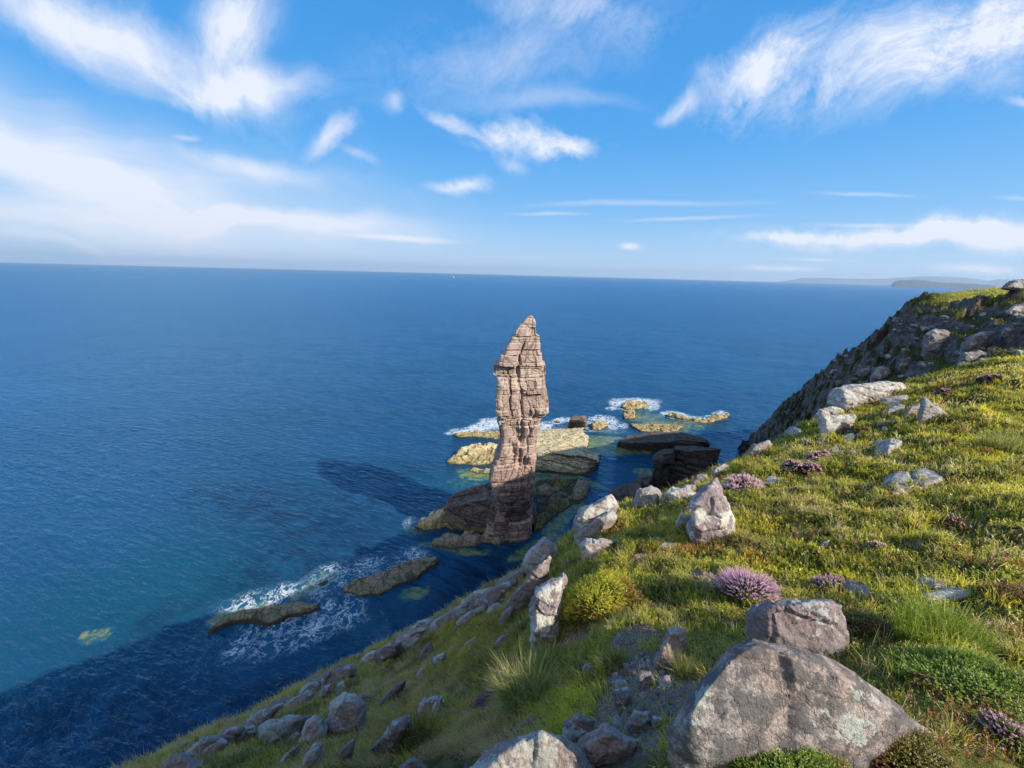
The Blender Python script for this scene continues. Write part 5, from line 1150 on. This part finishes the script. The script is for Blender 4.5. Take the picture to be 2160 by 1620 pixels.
# rough turf on the far hillside
SROW7 = int(sum(NR[:7]))
t = rp.uniform(33, 66, 90000); s = rp.uniform(ROW5, GZ.shape[1] - 40, 90000); x, y, z, r = ground_at(t, s)
j = np.clip(np.searchsorted(TH, t) - 1, 0, len(TH) - 2); i = s.astype(int)
e1 = np.stack([GX[j+1, i] - GX[j, i], GY[j+1, i] - GY[j, i], GZ[j+1, i] - GZ[j, i]], -1); e2 = np.stack([GX[j, i+1] - GX[j, i], GY[j, i+1] - GY[j, i], GZ[j, i+1] - GZ[j, i]], -1)
nn = np.cross(e1, e2); nzz = np.abs(nn[:, 2]) / (np.linalg.norm(nn, axis=1) + 1e-9)
k = (nzz + .5 * fbm(P3(x, y, z) * .15, 3) > .62) & (z > 12) & (r < 175); x, y, z, r = [a[k] for a in (x, y, z, r)]; n = len(x)
tn_ = fbm(P3(x, y) * .12 + 5, 3); cg = mixc((.06, .085, .014), (.24, .24, .05), sst(tn_ + .2 * rp.normal(size=n), -.3, .4)); hb2 = (sst(s[k], SROW7, SROW7 + 30) * sst(t[k], 46, 48.5))[:, None]; cg = cg * (1 - hb2) + np.array([.40, .39, .09]) * hb2 * rp.uniform(.7, 1.2, (n, 1))  # headland blades get a brighter colour for their sunlit look
emit('hill_turf', [blades(x, y, z, rp.uniform(.15, .38, n) * np.clip(r / 60, .8, 1.8), .0016 * r, rp.uniform(.3, 1.1, n), WIND + rp.normal(0, .8, n), cg, cg * 1.3)], M_leaf, 'rough dark turf and tussocks on the far rocky hillside', 'turf')

# ---- single plants
def bush(name, label, cat, px, py, wpx, hpx, n_s, leafc, tipc_, flower=None, group=None, fl_frac=.7, leaf=.012, rust_=0.0, dmul=1.0, flat=1.0, smax=10, twig=False):
    p, dd = hit(px, py, 0, smax); R = (.52 if flower is not None else .85) * wpx / 2 / F * dd; Hh = hpx / F * dd * flat
    root = bpy.data.objects.new(name, None); C.objects.link(root); root.location = p; root.empty_display_size = .1
    root['label'] = label; root['category'] = cat
    if group: root['group'] = group
    n = n_s; rr = np.sqrt(rp.uniform(size=n)); ph = rp.uniform(0, 6.283, n)
    lob = 1 + .6 * fbm(P3(np.cos(ph) * 1.3 + px, np.sin(ph) * 1.3, 0.0), 3)
    ox, oy = rr * np.cos(ph) * R * lob, rr * np.sin(ph) * R * lob * dmul
    dome = np.sqrt(np.clip(1 - rr ** 2 * .92, 0, 1)) * (1 + .25 * perlin(P3(ox / R * 2.5, oy / R * 2.5, px)))
    # local ground slope
    gx, gy, gz = p[0] + ox, p[1] + oy, np.full(n, p[2])
    td = np.degrees(np.arctan2(gx, gy)); rr2 = np.hypot(gx, gy)
    jj = np.clip(np.searchsorted(TH, td), 0, len(TH) - 1); row = np.array([np.searchsorted(GR[q_, :ROW5], v) for q_, v in zip(jj, rr2)]); gz = GZ[jj, np.clip(row, 0, ROW5)]
    gz = np.clip(gz, p[2] - R * 1.0, p[2] + R * .8)
    dirs = np.stack([np.cos(ph) * rr * .9 - .15, np.sin(ph) * rr * .9, np.full(n, .75)], -1) + rp.normal(0, .16, (n, 3))
    Hh = Hh * (.8 if flower is not None else 1.0); sh = Hh * .34 * rp.uniform(.7, 1.2, n)
    bz = gz + dome * Hh * .62
    ls = leaf * dd / 4 if dd > 4 else leaf
    c1 = 1.45 * np.tile(leafc, (n, 1)) * rp.uniform(.7, 1.3, (n, 1)); c2 = 1.35 * np.tile(tipc_, (n, 1)) * rp.uniform(.8, 1.2, (n, 1))
    if rust_ > 0:
        m_ = (sst(perlin(P3(ox / R * 1.8, oy / R * 1.8, 9.0)) + .3 * rp.normal(size=n) + (rr - .6) * .6, .5 - rust_, .8 - rust_))[:, None]
        c1 = c1 * (1 - m_) + np.array([.16, .05, .015]) * m_; c2 = c2 * (1 - m_) + np.array([.36, .13, .03]) * m_
    L1 = np.full(n, ls)
    pts_ = [sprigs(gx, gy, bz, sh, L1, c1, c2, 11, dirs)]
    k2 = int(n * .8); dn = dirs[:k2].copy(); dn[:, 2] *= .3
    pts_.append(sprigs(gx[:k2], gy[:k2], gz[:k2] + dome[:k2] * Hh * .2, sh[:k2] * 1.2, L1[:k2], c1[:k2] * .8, c1[:k2], 9, dn))
    o = emit('foliage', pts_, M_leaf, None, None, None, None, root, np.array(p))
    if twig:
        m0 = 260; a = rp.uniform(0, 6.283, m0); q_ = rp.uniform(.2, 1, m0)
        tw = blades(p[0] + np.cos(a) * R * q_, p[1] - abs(np.sin(a)) * R * q_, p[2] - rp.uniform(.0, .5, m0) * R, np.full(m0, R * .55), np.full(m0, .006), rp.uniform(.6, 1.5, m0), rp.uniform(3.2, 6, m0), np.tile([.30, .27, .24], (m0, 1)), np.tile([.36, .33, .30], (m0, 1)))
        emit('bare_twigs', [tw], M_leaf, None, None, None, None, root, np.array(p))
    if flower is not None:
        m_ = (rp.uniform(size=n) < fl_frac) & (rr < 1.0)
        pts2 = []
        gxf, gyf, bzf, df, shf = gx[m_], gy[m_], bz[m_], dirs[m_] / np.linalg.norm(dirs[m_], axis=1)[:, None], sh[m_]
        s0 = shf * .55
        cf = np.tile(flower, (m_.sum(), 1)) * rp.uniform(.75, 1.3, (m_.sum(), 1)); cf2 = cf * 1.15 + .03
        pts2.append(sprigs(gxf + df[:, 0] * s0, gyf + df[:, 1] * s0, bzf + df[:, 2] * s0, shf * .85, np.full(len(gxf), ls * .95), cf, cf2, 13, df, .7))
        emit('flowers', pts2, M_flow, None, None, None, None, root, np.array(p))
    return root
GHt = 'heather clumps in flower'
PK = (.74, .42, .48); PK2 = (.78, .50, .48)
bush('heather_bush', 'round purple heather bush in full flower, behind the purplish lichened boulder', 'heather', 1568, 1262, 150, 80, 1500, (.05, .055, .015), (.10, .10, .03), (.78, .42, .56), GHt, .6, .010)
bush('heather_bush', 'pink heather spilling over the right side of the tall leaning boulder', 'heather', 1565, 1038, 110, 36, 1100, (.06, .055, .015), (.13, .10, .03), PK2, GHt, .8, .012)
bush('heather_bush', 'small straggling heather beside the dark slab, right of the round purple bush', 'heather', 1745, 1240, 80, 34, 420, (.04, .07, .012), (.10, .12, .02), (.68, .36, .52), GHt, .45, .010)
bush('heather_bush', 'small pale heather between the blocky white-capped boulder and tall leaning boulder', 'heather', 1410, 1066, 44, 24, 300, (.04, .05, .012), (.10, .09, .03), PK2, GHt, .6, .012)
bush('heather_bush', 'faint pink heather in yellow grass above the yellow-green bush', 'heather', 1350, 1186, 42, 20, 260, (.06, .09, .015), (.12, .14, .03), PK2, GHt, .5, .010)
bush('heather_bush', 'dusky pink heather patch nearest the white rock on the near skyline', 'heather', 1672, 990, 66, 20, 420, (.06, .055, .02), (.13, .10, .03), PK2, GHt, .6, .014)
bush('heather_bush', 'pink heather patch just above the dusky one near the cliff brink', 'heather', 1718, 975, 60, 22, 420, (.06, .055, .02), (.13, .10, .03), PK2, GHt, .7, .014)
bush('heather_bush', 'pink heather patch low on the slope below the heather pair at the brink', 'heather', 1710, 996, 50, 16, 300, (.06, .07, .02), (.13, .12, .03), PK, GHt, .7, .014)
bush('heather_bush', 'pink heather patch high on the ridge at the right, above the shark-fin rock', 'heather', 2085, 802, 50, 12, 300, (.06, .06, .02), (.12, .10, .03), PK, GHt, .7, .02, smax=4.2)
bush('heather_bush', 'low pink heather immediately behind the shark-fin rock', 'heather', 1985, 834, 44, 10, 260, (.06, .06, .02), (.12, .10, .03), PK, GHt, .7, .02, smax=4.2)
bush('heather_bush', 'sparse magenta bell heather in the shade left of the bright grass tuft', 'heather', 1025, 1495, 56, 50, 240, (.025, .04, .01), (.05, .06, .015), (.45, .10, .30), GHt, .34, .012)
bush('heather_bush', 'sparse pink heather in the long grass at the right edge of the photo, low down', 'heather', 2120, 1560, 110, 60, 500, (.07, .10, .015), (.14, .17, .03), (.52, .26, .34), GHt, .3, .009)
bush('heather_bush', 'faint heather flecks in the grass below the heart-shaped stones, to the left', 'heather', 1845, 1160, 50, 22, 240, (.05, .09, .012), (.11, .14, .03), PK2, GHt, .4, .010)
bush('heather_bush', 'faint heather flecks in the rusty heath below the heart-shaped stones, to the right', 'heather', 2010, 1110, 56, 22, 240, (.09, .06, .015), (.18, .11, .03), PK2, GHt, .4, .010)
bush('low_shrub', 'bright yellow-green leafy bush with rusty edges beside the white-topped upright boulder', 'shrub', 1250, 1285, 150, 70, 2600, (.09, .12, .008), (.52, .47, .015), None, None, leaf=.014, rust_=.22, twig=True, dmul=1.0)
G2 = 'rust and green crowberry clumps'
bush('low_shrub', 'rust-tipped crowberry clump at the right shoulder of the purplish lichened boulder', 'shrub', 1815, 1330, 110, 60, 1100, (.05, .07, .01), (.20, .20, .02), None, G2, leaf=.011, rust_=.55)
bush('low_shrub', 'green crowberry cushions at the bottom edge in front of the huge triangular boulder', 'shrub', 1640, 1640, 300, 70, 2200, (.04, .09, .008), (.20, .28, .015), None, G2, leaf=.007, rust_=.1, dmul=.35)
bush('low_shrub', 'rust-red heath clump at the bottom right foot of the huge triangular boulder', 'shrub', 1905, 1610, 160, 80, 1500, (.06, .05, .01), (.22, .20, .02), None, G2, leaf=.007, rust_=.5, dmul=.6)
bush('low_shrub', 'vivid green heath cushion low on the right side of the photo', 'shrub', 2010, 1440, 230, 60, 1700, (.05, .11, .008), (.24, .32, .015), None, G2, leaf=.009, rust_=.05)
bush('low_shrub', 'orange-tipped heath clump at the right edge below the two dark flat rocks', 'shrub', 2135, 1265, 90, 50, 800, (.07, .05, .01), (.24, .17, .02), None, G2, leaf=.010, rust_=.6)
bush('low_shrub', 'pale green sage-like tuft on the rock in the bottom left corner of the slope', 'shrub', 390, 1592, 40, 26, 300, (.20, .24, .13), (.36, .38, .24), None, None, leaf=.014)
def tuft(label, px, py, wpx, hpx, n, c1, c2, dirn=WIND, smax=10, lean=(.1, .9)):
    p, dd = hit(px, py, 0, smax); R = wpx / 2 / F * dd; Hh = hpx / F * dd
    a = rp.uniform(0, 6.283, n); q_ = np.sqrt(rp.uniform(size=n)) * R
    t_ = rp.uniform(size=n) ** 1.3
    v = blades(p[0] + np.cos(a) * q_, p[1] + np.sin(a) * q_ * .7, p[2] - .02 + 0 * q_, Hh * rp.uniform(.55, 1.2, n), np.clip(.0016 * dd, .004, .02) * rp.uniform(.7, 1.3, n), rp.uniform(lean[0], lean[1], n), np.where(rp.uniform(size=n) < .5, dirn + rp.normal(0, .5, n), a), mixc(c1, c2, t_), mixc(c1, c2, t_) * 1.3)
    return emit('grass_tuft', [v], M_leaf, label, 'grass tuft', None, 'grass tufts', None, np.array(p))
tuft('sunlit pale straw grass tuft below the white-topped upright boulder, brightest on the slope', 1110, 1480, 100, 95, 1300, (.16, .22, .02), (.62, .52, .25))
tuft('bright green and straw tuft right against the foot of the white-topped upright boulder', 1155, 1420, 60, 70, 700, (.16, .24, .02), (.50, .46, .14))
tuft('orange-brown long grass tuft on the shaded slope under the root-like outcrop', 880, 1580, 90, 80, 900, (.10, .13, .02), (.36, .22, .07))
tuft('straw grass tuft leaning on the left foot of the huge triangular boulder', 1455, 1430, 60, 60, 600, (.16, .20, .03), (.48, .40, .16))
tuft('long pale grass blades at the bottom edge, left corner of the huge triangular boulder', 1440, 1625, 90, 75, 500, (.16, .20, .03), (.50, .44, .20))
tuft('long bright green grass clump on the right, below the two dark flat rocks', 1985, 1345, 170, 70, 1800, (.14, .24, .02), (.42, .44, .08))
tuft('straw tuft between the scree and the yellow-green bush', 1300, 1405, 60, 40, 500, (.14, .17, .03), (.46, .38, .15))
tuft('tall grass tuft on the right edge of the sunlit slope, level with the heart-shaped stones', 2125, 950, 90, 40, 900, (.16, .20, .03), (.46, .42, .14))
# ---- sailing boat far out
p = sea_pt(957, 586); s_ = 26.0
root = bpy.data.objects.new('sailing_boat', None); C.objects.link(root); root.location = p; root['label'] = 'tiny white sailing boat far out near the horizon'; root['category'] = 'boat'
m_w, g, b, o_ = mat_new('white sail cloth'); b.inputs['Base Color'].default_value = (.85, .85, .85, 1)
secs = []
for t_, wv_, zt_ in ((-1, .02, 1.25), (-.6, .16, 1.05), (0, .24, .95), (.6, .22, .95), (1, .15, 1.0)):
    for q_ in (-1, -.6, 0, .6, 1): secs.append((t_ * s_ * .42 * -1, wv_ * q_ * s_ * .45, (zt_ * abs(q_) ** .7 - .25) * s_ * .06))
hull = link('hull', mesh_np('hull', secs, grid_faces(5, 5), m_w), parent=root)
v_ = []
for k in range(9):
    for q_ in range(5):
        zz_ = k / 8; v_.append((-(q_ / 4) * s_ * .36 * (1 - zz_) , math.sin(q_ / 4 * 3.14) * s_ * .03, s_ * (.1 + .9 * zz_)))
link('mainsail', mesh_np('mainsail', v_, grid_faces(9, 5), m_w), parent=root)
v_ = [(s_ * (.42 * (1 - k / 8) * (1 - q_ / 4) + .02), math.sin(q_ / 4 * 3.14) * s_ * .03, s_ * (.08 + .8 * k / 8)) for k in range(9) for q_ in range(5)]
link('jib', mesh_np('jib', v_, grid_faces(9, 5), m_w), parent=root)
a = np.linspace(0, 6.283, 7)[:-1]
link('mast', mesh_np('mast', [(s_ * .01 + math.cos(t_) * .12, math.sin(t_) * .12, zz_) for t_ in list(a) + [0.0] for zz_ in (0, s_ * 1.04)], grid_faces(7, 2), m_w), parent=root)
